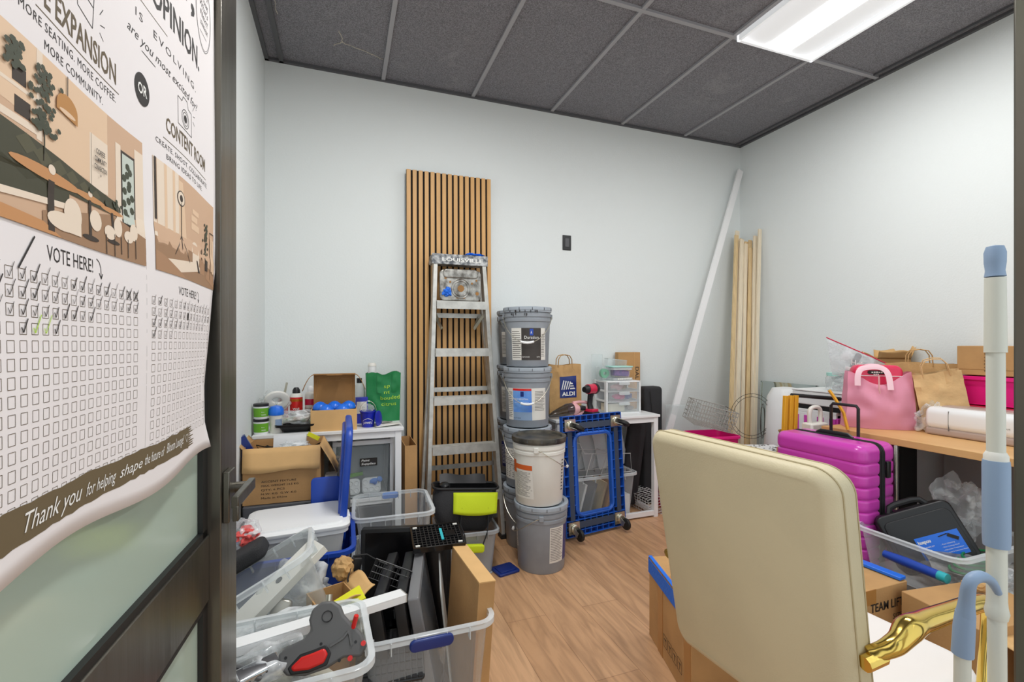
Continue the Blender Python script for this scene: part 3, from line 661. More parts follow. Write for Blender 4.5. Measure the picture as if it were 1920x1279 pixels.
def ladder():
    t = thing('step_ladder', 'paint-spattered aluminium step ladder with grey top cap, folded against the slat panel', 'ladder', (.725, 2.86, 0))
    ht = 1.80; lean = .15
    def rp(s, f, dy=0): return (s*(.245-.085*f)-.005*f, lean*f+dy, ht*f)
    for s in (-1, 1):
        g = G(); g.bar(rp(s, 0), rp(s, 1), .026, .065, (0, 1, 0))
        o = g.build('front_rail', 'alu', t, bev=.002)
        g = G(); a = rp(s, 0); g.bb(a[0]-.02, a[0]+.02, -.036, .036, 0, .03); g.build('foot', 'rubber', o, bev=.003)
        g = G(); g.bar((s*.275, .09, .02), (s*.15, lean+.09, 1.74), .02, .045, (0, 1, 0)); g.build('rear_rail', 'alu', t, bev=.002)
    for i in range(1, 6):
        f = .305*i/ht; w_ = .245-.085*f; g = G()
        g.bb(-w_+.012-.005*f, w_-.012-.005*f, lean*f-.045, lean*f+.035, .305*i-.004, .305*i); g.bb(-w_+.012-.005*f, w_-.012-.005*f, lean*f-.047, lean*f-.043, .305*i-.05, .305*i+.001); g.bb(-w_+.012-.005*f, w_-.012-.005*f, lean*f+.033, lean*f+.037, .305*i-.03, .305*i)
        for k in range(4): g.bb(-w_+.012-.005*f, w_-.012-.005*f, lean*f-.04+.02*k, lean*f-.036+.02*k, .305*i, .305*i+.002)
        g.build('tread', 'alu', t)
    for z, w_ in ((.45, .25), (.95, .215), (1.44, .175)):
        f = z/1.74; g = G(); g.bar((-w_, .09+lean*f+.01, z), (w_, .09+lean*f+.01, z), .004, .03, (0, 0, 1)); g.build('rear_brace', 'alu', t)
    for s in (-1, 1):
        g = G(); g.bar((s*.165, .14, 1.45), (s*.11, .20, 1.35), .004, .02); g.bar((s*.11, .20, 1.35), (s*.15, .23, 1.44), .004, .02); g.build('spreader', 'steel', t)
    g = G(); g.slab(.37, .13, .06, .02, .01, fn=lambda p: Vector((p.x-.005, p.y+lean+.03, 1.80+p.z))); g.bb(-.19, .18, lean-.04, lean-.034, 1.765, 1.83)
    cap = g.build('top_cap', 'cap_grey', t)
    text_on(t, 'LOUISVILLE', 'white_ink', front(-.125, 2.86*0+lean-.042, 1.785), 0, 0, .27, .022, bold=.02)
    # folded cast pail shelf
    def sh(p): return Vector((p.x-.005, lean*.9-.02+p.z, 1.63+p.y))
    g = G(); g.slab(.275, .2, .02, .03, .006, fn=sh, seg=6)
    g.slab(.235, .06, .03, .025, .01, fn=lambda p: sh(p+Vector((0, .075, -.005)))); 
    o = g.build('pail_shelf', 'cast', t)
    g = G()
    for r_ in (.062, .048): g.tube([sh(Vector((r_*math.cos(a), r_*math.sin(a)-.02, -.012))) for a in [2*PI*i/28 for i in range(28)]], .0035, 6, True)
    g.build('ring', 'cast', o)
    g = G(); g.lathe([(0, 0), (.022, 0), (.022, .003), (0, .003)], 20); g.v = [sh(Vector((v.x, v.y-.02, -.0105-v.z))) for v in g.v]
    for x_, y_, r_ in ((-.1, .045, .008), (-.07, .02, .007), (0, .05, .009), (.075, .015, .007), (.105, .035, .007), (.11, -.05, .012), (-.1, -.06, .008)):
        n = len(g.v); g.lathe([(0, 0), (r_, 0), (r_, .002), (0, .002)], 12); g.v[n:] = [sh(Vector((v.x+x_, v.y+y_, -.0105-v.z))) for v in g.v[n:]]
    g.add([sh(Vector(p)) for p in ((-.03, -.085, -.0105), (.03, -.085, -.0105), (.03, -.078, -.0105), (-.03, -.078, -.0105))], [(0, 1, 2, 3)])
    g.build('hole', 'card_dark', o)
M['cap_grey'] = mat('spattered_cap', (84, 88, 94), .55, var=.5, vscale=38, c2=(196, 198, 198))
M['cast'] = mat('spattered_cast_aluminium', (184, 182, 176), .36, .6, var=.5, vscale=26, c2=(104, 100, 94))
ladder()
g = G(); g.blob((0, 0, 0), (.035, .03, .012), 3, .4, 2.5, 3); g.blob((.05, 0, .002), (.03, .02, .008), 5, .5, 3, 3)
one(g, 'tape_wad', 'blue_tape', 'crumpled blue painter tape lying on the top cap of the step ladder', 'tape', (.80, 3.02, 1.842))
g = G(); g.blob((0, 0, 0), (.026, .014, .026), 8, .5, 2.5, 3)
one(g, 'tape_wad', 'blue_tape', 'blue painter tape scrap stuck on the ladder below its top cap', 'tape', (.63, 2.958, 1.585))

# ---------------------------------------------------------------- paint buckets
BP = [(.0, .0), (.129, .0), (.132, .006), (.1435, .275), (.1475, .277), (.1475, .292), (.144, .294), (.1445, .303), (.1485, .305), (.1485, .325), (.1445, .328), (.145, .352)]
LP_ = [(0, .352), (.128, .352), (.132, .364), (.149, .366), (.1535, .364), (.1545, .358), (.1545, .345), (.152, .343), (.152, .335), (.149, .334)]
def bucket(label, loc, rz, m='grey', lm='greylid', style=None, h=.37, group='five gallon paint buckets', wire=1, grip=True, drip=False):
    t = thing('paint_bucket', label, 'bucket', loc, (0, 0, rz), group)
    G().lathe(BP, 48).build('body', m, t)
    ld = G().lathe(LP_, 48).build('lid', lm, t)
    g = G()
    for i in range(12):
        a = 2*PI*i/12+.2; g.box((.1548*math.cos(a), .1548*math.sin(a), .352), (.002, .003, .016), (0, 0, a))
    g.build('tear_notch', 'black' if drip else 'darkgrey', ld)
    if drip:
        g = G(); random.seed(3)
        for i in range(16):
            a = R(-90)+random.uniform(-.8, .5); z = random.choice((.325, .345)); L_ = random.uniform(.006, .02); rr_ = .1495 if z < .34 else .155
            g.box((rr_*math.cos(a), rr_*math.sin(a), z-L_/2), (.0015, .004, L_), (0, 0, a))
        g.build('paint_drip', 'ink', ld)
    # bail handle
    s = wire; pts = []
    for i in range(25):
        u = i/24; a = PI*u; pts.append((.152*math.cos(a), -s*(.154*math.sin(a)+.006), .31-(.165 if grip else .115)*max(0, math.sin(a))**1.3 if s else 0))
    hd = G().tube(pts, .0022, 6).build('bail_handle', 'steel', t)
    g = G(); g.tube([Vector(p) for p in (pts[10:15] if grip else pts[12:14])], .0075, 8); g.build('grip', 'white', hd)
    g = G()
    for sx in (-1, 1): g.lathe([(0, -.014), (.014, -.014), (.014, .014), (0, .014)], 12); g.v[-0:] = g.v[-0:]
    g = G()
    for sx in (-1, 1): g.box((sx*.152, 0, .308), (.012, .026, .03))
    g.build('handle_ear', m, t, bev=.003)
    return t
def cyl_map(r0, r1, h, a, z0, off=.0008):
    """returns fn(x,y): x along the arc from angle a (degrees), y up from z0 on a bucket wall"""
    def f(x, y):
        z = z0+y; rr_ = r0+(r1-r0)*z/h+off; an = R(a)+x/rr_; return Vector((rr_*math.cos(an), rr_*math.sin(an), z))
    return f
def patch(t, a, w_, z0, z1, m, off=.0008, name='label_panel', r0=.1318, r1=.1435, h=.275):
    f = cyl_map(r0, r1, h, a, z0, off); g = G(); g.grid(lambda u, v: f(w_*u, (z1-z0)*v), 16, 2); return g.build(name, m, t, fix=False)
def ctext(t, body, a, z0, w_, cap, m='ink', off=.0016, name='lettering', **k):
    f = cyl_map(.1318, .1435, .275, a, z0, off); g = G(); text(g, body, 0, 0, w_, cap, fn=f, **k); return g.build(name, m, t, smooth=False, fix=False)
def fineprint(t, a, w_, z0, z1, m='ink_grey', n=14, off=.0014):
    random.seed(int(a*7+z0*100)); g = G(); f = cyl_map(.1318, .1435, .275, a, z0, off)
    for i in range(n):
        y = (z1-z0)*(i+.3)/n; L_ = w_*random.uniform(.7, 1); g.grid(lambda u, v: f(L_*u, y+(z1-z0)/n*.35*v), 4, 1)
    g.build('fine_print', m, t, fix=False)
M['lab_dark'] = mat('label_charcoal', (64, 58, 54), .5, var=.3, vscale=12)
M['lab_blue'] = mat('label_blue', (44, 104, 206), .5, var=.35, vscale=5, c2=(120, 170, 232))
M['whitebucket'] = mat('bucket_white', (228, 226, 218), .42, var=.06, vscale=6)
M['black_lid'] = mat('spattered_black_lid', (40, 40, 38), .4, var=.4, vscale=16, c2=(88, 82, 70))
PITCH = .3705
FX, FY = 1.06, 2.44; AX, AY = 1.10, 2.75; BX, BY = 1.155, 3.043
names = ['bottom', 'second', 'third', 'top']
for i in range(4):                                       # nearer stack of four
    lab = ['grey paint bucket at the bottom of the middle stack, hidden by the front pair', 'grey paint bucket with white label, second from floor in the middle stack', 'grey bucket with a blue and red label under the top one of the middle stack', 'topmost grey paint bucket with dark drips and a black and white label'][i]
    t = bucket(lab, (AX, AY, PITCH*i), -22, drip=i == 3)
    if i == 3:
        patch(t, -133.0, .23, .04, .235, 'label'); patch(t, -105.0, .125, .04, .235, 'lab_dark', .0012); fineprint(t, -131.0, .065, .05, .22); fineprint(t, -52.0, .03, .06, .2)
        patch(t, -84.0, .022, .19, .23, 'blue', .0016, 'emblem'); ctext(t, 'Duration', -97.5, .17, .09, .018, 'white_ink'); ctext(t, 'PAINT & PRIMER', -103.0, .056, .045, .007, 'white_ink'); ctext(t, 'SATIN', -65.0, .056, .022, .007, 'white_ink'); ctext(t, 'EXTERIOR ACRYLIC', -103.0, .153, .08, .005, 'white_ink')
        ctext(t, 'A', -82.0, .2, .010, .018, 'white_ink', .002)
    if i == 2:
        patch(t, -146.0, .265, .045, .24, 'label'); patch(t, -128.0, .12, .045, .235, 'lab_blue', .0012); patch(t, -128.0, .12, .225, .238, 'red', .0016, 'red_band'); patch(t, -128.0, .12, .045, .095, 'paleblue', .0014); fineprint(t, -71.0, .075, .1, .225); fineprint(t, -145.0, .04, .06, .22)
        ctext(t, 'PRO INDUSTRIAL', -122.0, .17, .085, .009, 'white_ink'); ctext(t, 'MULTI-SURFACE ACRYLIC', -123.0, .15, .09, .006, 'white_ink'); ctext(t, 'FLAT BASE', -126.0, .055, .045, .007); patch(t, -107.0, .02, .19, .22, 'blue_deep', .0018, 'emblem')
    if i == 1: patch(t, -171.0, .2, .05, .24, 'label'); fineprint(t, -169.0, .15, .06, .23)
for i in range(4):
    lab = ['grey paint bucket at the foot of the rear stack against the back wall', 'grey bucket with a blue label in the rear stack, second from the floor', 'grey paint bucket third from the floor in the rear stack', 'top grey paint bucket of the rear stack by the back wall'][i]
    t = bucket(lab, (BX, BY, PITCH*i-.0), 0)
    patch(t, -168, .06, .05, .22, 'blue_deep' if i == 1 else 'label'); fineprint(t, -166, .045, .07, .2, 'white_ink' if i == 1 else 'ink_grey')
t = bucket('grey lidded paint bucket on the floor in front, under the white bucket', (FX, FY, 0), -113, grip=False)
patch(t, 19, .095, .06, .255, 'label'); fineprint(t, 21, .085, .07, .25, n=20); patch(t, -84, .04, .12, .22, 'label'); fineprint(t, -81, .03, .125, .21, n=8); patch(t, 58, .05, .06, .255, 'blue_deep', .001)
t = bucket('white bucket with a dirty black lid and orange label, on a grey bucket', (FX-.015, FY-.005, PITCH), 61, 'whitebucket', 'black_lid', grip=False)
patch(t, 108, .155, .04, .24, 'label'); patch(t, 108, .155, .195, .222, 'orange', .0014, 'orange_band'); patch(t, 108, .04, .17, .24, 'orange', .0014, 'orange_band'); fineprint(t, 122, .115, .05, .185, n=20); fineprint(t, 246, .02, .07, .25, 'ink', n=10)

# ---------------------------------------------------------------- left table and what stands on it
LZ = .777
def side_table(name, label, x0, x1, y0, y1, z, frame=False):
    t = thing(name, label, 'table', ((x0+x1)/2, (y0+y1)/2, 0), group='white laminate tables'); hx = (x1-x0)/2; hy = (y1-y0)/2
    G().bb(-hx, hx, -hy, hy, z-.018, z).build('tabletop', 'white', t, bev=.002)
    G().bb(-hx+.02, hx-.02, -hy+.012, -hy+.03, z-.055, z-.018).build('apron', 'white', t, bev=.001)
    for sx in (-1, 1):
        for sy in (-1, 1): leg(t, sx*(hx-.03), sy*(hy-.025), z-.018, .034)
        if frame: G().bb(sx*(hx-.03)-.017, sx*(hx-.03)+.017, -hy+.04, hy-.04, .015, .045).build('stretcher', 'white', t, bev=.001)
    if frame: G().bb(-hx+.045, hx-.045, -hy+.01, -hy+.035, .012, .045).build('stretcher', 'white', t, bev=.001)
    return t
side_table('side_table', 'white side table in the left corner covered with cans and boxes', -.44, .325, 2.70, 3.17, LZ)
side_table('side_table', 'white side table behind the blue dolly with drill and drawers on top', 1.33, 2.16, 2.81, 3.19, .74, True)

def can(g_c, x, y, z, label, grp='green label tubs'):
    t = thing('tub', label, 'tub', (x, y, z), group=grp)
    G().lathe([(0, 0), (.032, 0), (.034, .004), (.036, .066), (0, .066)], 28).build('body', 'white', t)
    G().lathe([(0, .066), (.037, .066), (.037, .078), (.034, .08), (0, .08)], 28).build('lid', 'black', t)
    G().lathe([(.0345, .012), (.0364, .058)], 28).build('label_wrap', 'green_label', t, fix=False)
    g = G(); f = lambda x_, y_: Vector((.0372*math.cos(R(-80)+x_/.036), .0372*math.sin(R(-80)+x_/.036), .02+y_)); text(g, 'WIPES', 0, 0, .022, .006, fn=f); text(g, 'fine', 0, .015, .014, .005, fn=f); g.build('lettering', 'white_ink', t, smooth=False, fix=False)
    return t
can(0, -.405, 2.76, LZ, 'lower green-label tub with black lid on the left table edge')
can(0, -.405, 2.76, LZ+.08, 'upper green-label tub stacked on its twin at the table edge')
t = thing('shaker_bottle', 'white tumbler with a round blue lid beside the green tubs', 'bottle', (-.335, 2.77, LZ))
G().lathe([(0, 0), (.03, 0), (.034, .09), (.036, .1), (0, .1)], 28).build('cup', 'offwhite', t)
G().lathe([(.0365, .095), (.038, .1), (.037, .122), (.028, .14), (0, .146)], 28).build('lid', 'blue_bright', t)
G().lathe([(.0335, .03), (.0355, .075)], 10, a0=R(-90), a1=R(-30)).build('label_patch', 'paleblue', t, fix=False)
# black tray with bagged bits
t = thing('parts_tray', 'black egg-tray filled with bagged parts in front of the spray cans', 'tray', (-.235, 2.80, LZ))
g = G(); g.loops([rr(.13, .1, .02, .0), rr(.15, .12, .02, .03), rr(.2, .17, .02, .032), rr(.205, .175, .02, .045), rr(.19, .16, .02, .045), rr(.14, .11, .02, .01)]); g.build('tray', 'black', t)
g = G(); random.seed(5)
for i in range(7): g.blob((-.07+.025*i, random.uniform(-.04, .04), .055), (.02, .018, .018), i, .2, 2, 2)
M['greenbits'] = mat('mixed_green_parts', (150, 176, 150), .4, var=.6, vscale=22, c2=(214, 190, 176)); g.build('bundled_parts', 'greenbits', t)
plastic_bag('plastic_bag', 'clear plastic bag over the parts in the black tray', (-.235, 2.80, LZ+.075), (.09, .06, .032), 4)
def spray(label, x, y, h, r, bm, capm, bands, cap='dome', title=None):
    t = thing('spray_can', label, 'can', (x, y, LZ))
    G().lathe([(0, 0), (r, 0), (r, h), (r*.8, h+.012), (r*.5, h+.02), (0, h+.02)], 28).build('can', bm, t)
    for z0, z1, mm in bands: G().lathe([(r+.0005, z0), (r+.0005, z1)], 28).build('label_band', mm, t, fix=False)
    G().lathe([(0, h+.012), (r*.62, h+.012), (r*.6, h+.035), (r*.35, h+.05), (0, h+.052)], 20).build('cap', capm, t)
    if title:
        g = G(); f = lambda x_, y_: Vector(((r+.001)*math.cos(R(-125)+x_/r), (r+.001)*math.sin(R(-125)+x_/r), h*.55+y_))
        for k, (s_, w_, c_) in enumerate(title): text(g, s_, .004, -.018*k, w_, c_, fn=f, bold=.02)
        g.build('lettering', 'white_ink', t, smooth=False, fix=False)
    return t
spray('red and white wall texture spray can with a dark nozzle on the left table', -.255, 2.98, .17, .034, 'offwhite', 'black', [(.085, .165, 'red'), (.14, .155, 'yellow')], title=[('Wall', .035, .012), ('Texture', .05, .012)])
spray('white spray can with a tan printed lower half beside the texture can', -.18, 3.0, .175, .031, 'label', 'white', [(.03, .10, 'taupe'), (.115, .15, 'crimson')])
spray('short white aerosol can with a red cap next to the brown box', -.125, 2.99, .13, .03, 'label', 'red', [(.04, .09, 'ink_grey')])
t = thing('caulk_tube', 'pink ribbed plastic sleeve standing behind the parts tray', 'tube', (-.325, 2.99, LZ))
g = G(); 
for k in range(6): g.cyl((0, 0, .028*k), .03-.001*k, .026, 20)
g.build('sleeve', 'pink', t); G().box((.01, 0, .2), (.012, .004, .1), (0, .2, 0)).build('blade', 'steel', t)
plastic_bag('plastic_bag', 'white rolled sheeting and wrap heaped behind the green tubs', (-.365, 2.95, LZ+.14), (.06, .05, .045), 12, 'milky')
g = G(); g.tube([(.045*math.cos(a), 0, .035*math.sin(a)) for a in [2*PI*i/24 for i in range(24)]], .012, 8, True, 1.8)
one(g, 'respirator_mask', 'offwhite', 'white dust mask loop lying on the wrap near the corner', 'mask', (-.345, 2.89, LZ+.16), (20, 10, 20))
# brown mailer box with blue domes
t = thing('mailer_box', 'open brown mailer box on the left table holding blue domes', 'box', (-.045, 2.80, LZ))
g = G(); x, y, k = .118, .085, .004
g.bb(-x, x, -y, -y+k, 0, .115); g.bb(-x, x, y-k, y, 0, .115); g.bb(-x, -x+k, -y+k, y-k, 0, .115); g.bb(x-k, x, -y+k, y-k, 0, .115); g.bb(-x+k, x-k, -y+k, y-k, 0, k); g.build('body', 'card_light', t, bev=.001)
g = G(); g.bb(-x+.006, x-.006, y, y+k, .115, .30); ld = g.build('lid', 'card_dark', t, bev=.001)
g = G(); g.bar((-x+.006, y-.02, .30), (x-.006, y-.02, .30), .06, .004); g.bb(-.04, .04, y-.075, y-.045, .296, .303); g.build('flap', 'card_dark', ld)
for s in (-1, 1):
    g = G(); g.grid(lambda u, v: Vector((s*(x-.006+.055*u), y-.03*u*1-.02*v*0, .30-.075*u*u-.012*u)) + Vector((0, -.055*v, 0)), 8, 2); o = g.build('flap', 'card_dark', ld); o.modifiers.new('s', 'SOLIDIFY').thickness = .003
g = G(); g.tube([(px_, y-.001, pz_) for px_, pz_ in ((-.1, .15), (-.09, .27), (-.03, .275), (-.025, .262), (.03, .262), (.035, .275), (.09, .27), (.1, .15))], .0012, 4); g.build('crease', 'card', ld)
for i, (px_, py_) in enumerate(((-.04, -.045), (.045, -.045), (-.075, .02), (0, .03), (.075, .02))):
    o = G().lathe([(0, 0), (.03, 0), (.034, .03), (.04, .034), (.04, .042), (.032, .06), (.016, .072), (0, .076)], 28)
    one(o, 'blue_dome', 'blue_bright', 'bright blue plastic dome in the open mailer box, '+['front left one', 'front right one', 'back left one', 'back middle one', 'back right one'][i], 'dome cap', (-.045+px_, 2.80+py_, LZ+.075-.008*(i < 2)), group='blue domes in the mailer box')
# hardware-store bucket, green bag, tube, blue carton, paper
t = thing('mini_bucket', 'small blue store-logo bucket with wire handle on the left table', 'bucket', (.135, 2.79, LZ))
M['blue_royal'] = mat('royal_blue', (24, 40, 168), .3)
G().lathe([(0, 0), (.033, 0), (.043, .085), (.046, .086), (.046, .092), (.04, .092), (.03, .004), (0, .004)], 32).build('body', 'blue_royal', t)
f = lambda x_, y_: Vector(((.0345+y_*.1+.003)*math.cos(R(-145)+x_/.038), (.0345+y_*.1+.003)*math.sin(R(-145)+x_/.038), .022+y_))
g = G(); text(g, "LOWE'S", .01, 0, .045, .011, bold=.02, fn=f)
for (a, b), (c_, d_) in (((.005, .016), (.018, .024)), ((.018, .024), (.033, .029)), ((.033, .029), (.048, .024)), ((.048, .024), (.06, .016)), ((.005, .016), (.005, -.003)), ((.06, .016), (.06, -.003)), ((.005, -.003), (.06, -.003))):
    g.poly([f(a, b), f(c_, d_), f(c_, d_+.0022), f(a+.001, b+.0022)])
g.build('logo', 'white_ink', t, smooth=False, fix=False)
G().tube([(.045*math.cos(a), .0, .088+.058*math.sin(a)) for a in [PI*i/20 for i in range(21)]], .0016, 6).build('bail_handle', 'steel', t)
G().blob((0, 0, .1), (.032, .032, .03), 2, .2, 2, 3).build('plastic_wrap', 'film', t)
o = G().lathe([(0, 0), (.044, 0), (.046, .008), (.03, .012), (0, .012)], 28)
one(o, 'bucket_lid', 'blue_royal', 'round blue lid leaning on the small store bucket', 'lid', (.188, 2.775, LZ+.045), (0, 84, -25))
t = thing('shopping_bag', 'green reusable grocery bag with lime lettering beside the slat panel', 'bag', (.235, 3.0, LZ))
def gb(u, v, s):
    x_ = (-.095+.19*u)*(1+.08*v); return Vector((x_, s*(.045+.012*math.sin(u*PI))+.006*noise.noise(Vector((u*5, v*6, s*3)))*2, .29*v*(1+.04*math.sin(u*9)*v)))
g = G(); 
for s in (-1, 1): g.grid(lambda u, v: gb(u, v, s), 14, 14)
for u0 in (0, 1): g.grid(lambda u, v: gb(u0, v, -1).lerp(gb(u0, v, 1), u)+Vector(((-.012 if u0 == 0 else .012)*-math.sin(PI*u), 0, 0)), 6, 14)
g.poly([gb(0, 0, -1), gb(1, 0, -1), gb(1, 0, 1), gb(0, 0, 1)]); b_ = g.build('body', 'green', t)
g = G()
for s in (-1,):
    for u0 in (.3, .74): g.grid(lambda u, v: gb(u0+.13*u, .6+.42*v, s)+Vector((0, -.004, 0)), 3, 8)
g.build('strap', 'green', t)
g = G()
for k, (s_, x_, w_) in enumerate((('sp', .1, .035), ('nt', .1, .035), ('bouded', .08, .115), ('citrus', .085, .09))): text(g, s_, 0, 0, w_, .023, fn=lambda a, b, x_=x_, k=k: gb((a+x_)/.2, (.21-.038*k+b)/.29, -1)+Vector((0, -.003, 0)))
g.build('lettering', 'greenink', t, smooth=False, fix=False)
t = thing('sealant_tube', 'white sealant cartridge with blue lettering sticking up behind the green bag', 'tube', (.17, 3.02, LZ))
G().cyl((0, 0, 0), .0245, .335, 24).build('cartridge', 'white', t); G().lathe([(0, .335), (.026, .335), (.026, .34), (.02, .355), (0, .357)], 24).build('cap', 'offwhite', t)
g = G(Matrix.Translation((-.006, -.0255, .19)) @ Matrix.Rotation(R(90), 4, 'X') @ Matrix.Rotation(R(90), 4, 'Z')); text(g, 'SEALANT', 0, 0, .1, .012, bold=.03); g.build('lettering', 'blue_deep', t, smooth=False, fix=False)
t = thing('carton', 'small blue and white retail carton between mailer box and green bag', 'box', (.105, 2.93, LZ))
G().bb(-.035, .035, -.02, .02, 0, .155).build('body', 'blue_royal', t, bev=.001); G().bb(-.028, .028, -.0208, -.02, .06, .13).build('label_panel', 'label', t)
t = thing('cleaner_bottle', 'white bottle with a dark cap behind the blue carton', 'bottle', (.095, 3.03, LZ))
G().lathe([(0, 0), (.034, 0), (.036, .17), (.03, .21), (.014, .235), (0, .235)], 24).build('body', 'milky', t); G().lathe([(0, .232), (.016, .232), (.016, .262), (0, .262)], 20).build('cap', 'black', t)
g = G(); g.grid(lambda u, v: Vector((-.075+.15*u, -.05+.1*v, .003+.012*math.sin(u*4)*v+.008*u)), 8, 6)
o = one(g, 'paper_sheet', 'label', 'crumpled white printed paper lying in front of the green bag', 'paper', (.24, 2.79, LZ+.002), (0, 0, 12)); o.modifiers.new('s', 'SOLIDIFY').thickness = .0006
G(Matrix.Translation((0, 0, .02))).bb(-.03, .03, -.012, .012, 0, .0008).build('print_block', 'ink_grey', o)

# ---------------------------------------------------------------- under the left table
t = thing('drawer_tower', 'white drawer tower labelled for paint supplies under the left table', 'drawers', (.11, 2.98, 0))
g = G(); g.bb(-.165, .165, -.2, .19, .715, .735); g.bb(-.165, -.147, -.19, .19, .34, .715); g.bb(.147, .165, -.19, .19, .34, .715); g.bb(-.165, .165, .17, .19, .34, .715); g.bb(-.165, .165, -.195, .19, .33, .352); g.bb(-.165, .165, -.2, -.17, .675, .7)
g.build('frame', 'white', t, bev=.002)
g = G(); g.loops([rr(.27, .33, .02, .375), rr(.29, .355, .02, .64), rr(.29, .355, .02, .665)], True, False); g.v = [v+Vector((0, -.012, 0)) for v in g.v]; dr = g.build('drawer', 'clear', t)
G().bb(-.146, .146, -.2, -.19, .352, .37).build('drawer_lip', 'white', dr)
G().bb(-.02, .075, -.204, -.2, .555, .6).build('name_tag', 'ink', dr, bev=.006)
g = G(front(-.012, -.2045, .582)); text(g, 'Paint', 0, 0, .045, .012, shear=.2, bold=.01); text(g, 'Supplies', 0, -.019, .078, .012, shear=.2, bold=.01); g.build('lettering', 'white_ink', dr, smooth=False, fix=False)
g = G(); g.bb(-.16, .16, -.19, .19, 0, .325); g.build('lower_drawers', 'black', t, bev=.01)
for k, x_ in enumerate((-.04, .075)):
    g = G(); g.slab(.105, .09, .02, .02, .006, fn=lambda p: Vector((p.x, p.z, p.y)))
    for i in range(3):
        for j in range(2): g.lathe([(0, .0), (.013, 0), (.013, .003), (.009, .0), (0, -.004)], 14); n = len(g.v)-70; g.v[n:] = [Vector((v.x-.033+.033*i, -.0105-v.z, v.y-.02+.04*j)) for v in g.v[n:]]
    one(g, 'paint_palette', 'white', ['white well palette inside the clear drawer, left one', 'white well palette with blue paint inside the clear drawer, right one'][k], 'palette', (.11+x_-.03, 2.83, .43), (-6, 0, 0))
g = G(); g.blob((0, 0, 0), (.02, .008, .018), 3, .2, 2, 2); g.blob((.03, 0, .01), (.016, .008, .016), 4, .2, 2, 2)
one(g, 'paint_pot', 'lab_blue', 'blue paint blobs on the right palette in the drawer', 'paint pot', (.17, 2.815, .455))
g = G().bb(-.06, .06, -.004, .004, 0, .02); one(g, 'green_strip', 'green_label', 'thin green packet above the left palette in the drawer', 'packet', (.05, 2.835, .485), (0, -6, 0))
carton('carton', 'tall brown carton squeezed between white table and slat panel', .07, .3, .655, (.375, 2.92, 0), 0, (None, None, None, None), cat='box')
g = G().box((0, 0, 0), (.003, .2, .13), (0, .3, 0)); 
t = carton('carton', 'torn brown carton of electrical parts on the dark case by the door', .335, .23, .262, (-.265, 2.56, .50), -2, (-75, None, 50, -62))
g = G(front(-.09, -.1165, .10))
for k, (s_, w_) in enumerate((('ACCENT FIXTURE', .15), ('MAX. WEIGHT 14.5 KG', .16), ('QTY: 6 PCS', .10), ('N.W: KG  G.W: KG', .15), ('Made in China', .11))): text(g, s_, 0, -.019*k, w_, .009)
g.build('lettering', 'ink', t, smooth=False, fix=False)
g = G().bb(-.075, .075, -.01, .01, 0, .15); o = one(g, 'instruction_card', 'white', 'white boxed light fitting standing in the torn carton', 'carton', (-.25, 2.56, .645), (-12, 0, -3))
g = G().bb(-.03, .03, -.02, .02, 0, .13); one(g, 'blue_packet', 'blue_deep', 'dark blue packet poking from the torn carton by the door', 'packet', (-.405, 2.52, .69), (0, -28, 10))
g = G().bb(-.03, .03, -.003, .003, 0, .02); one(g, 'tape_measure_strip', 'brightyellow', 'yellow strip sticking out of the torn carton', 'strip', (-.145, 2.56, .775), (0, 30, 0))
random.seed(11)
g = G()
for k in range(5):
    g.tube([Vector((random.uniform(-.16, .16), random.uniform(-.1, .1), random.uniform(-.02, .03))) for _ in range(9)], .003, 5)
one(g, 'wire_tangle', 'black', 'tangle of thin black cable in the torn carton', 'cable', (-.265, 2.56, .71))
plastic_bag('plastic_bag', 'crinkled clear bag on top of the torn carton contents', (-.22, 2.50, .755), (.06, .03, .016), 21)
t = thing('dark_case', 'dark grey flat case under the torn cardboard carton', 'case', (-.20, 2.555, 0))
g = G(); g.slab(.47, .25, .497, .015, .006, fn=lambda p: Vector((p.x, p.y, p.z+.2485))); g.build('body', 'darkgrey', t)
g = G(); g.bb(-.235, .235, -.1265, -.125, .44, .444); g.build('seam', 'black', t)
g = G().lathe([(0, 0), (.04, 0), (.042, .13), (.03, .15), (0, .15)], 24); one(g, 'paint_can', 'clutter_grey', 'grey can in shadow beside the torn carton', 'can', (-.03, 2.64, .50))
t = thing('white_box', 'small white carton between torn carton and blue tote', 'box', (-.055, 2.50, .50)); G().bb(-.028, .028, -.05, .05, 0, .10).build('body', 'white', t, bev=.002)

# ---------------------------------------------------------------- blue tote, its lid, white lidded box
t = tub('storage_tote', 'deep blue storage tote holding the white lidded box', .44, .44, .44, (-.185, 2.17, 0), (0, 0, 0), 'blue', 'blue', .86, .05, .016)
g = G(); g.slab(.46, .50, .03, .07, .01, seg=8, fn=lambda p: Vector((p.z+.004*math.sin(p.y*6), p.x, p.y)))
g.slab(.40, .44, .036, .06, .01, seg=8, fn=lambda p: Vector((p.z-.006, p.x, p.y)))
one(g, 'tote_lid', 'blue', 'blue tote lid standing upright on edge beside the drawer tower', 'lid', (.01, 2.31, .645), (0, 3, 0))
one(G().slab(.13, .18, .02, .02, .006, fn=lambda p: Vector((p.x, p.z, p.y))), 'blue_board', 'blue', 'blue plastic board between white carton and upright tote lid', 'board', (-.075, 2.355, .535), (-6, 0, 0))
t = tub('storage_box', 'white lidded plastic box resting in the blue tote', .36, .30, .16, (-.175, 2.15, .345), (0, 0, 4), 'offwhite', 'white', .9, .03, .008, cat='box', ribs=False)
g = G(); g.loops([rr(.384, .324, .04, .158), rr(.388, .328, .04, .162), rr(.388, .328, .04, .172), rr(.37, .31, .035, .178), rr(.34, .28, .03, .178), rr(.335, .275, .03, .184)]); g.build('lid', 'white', t)
g = G()
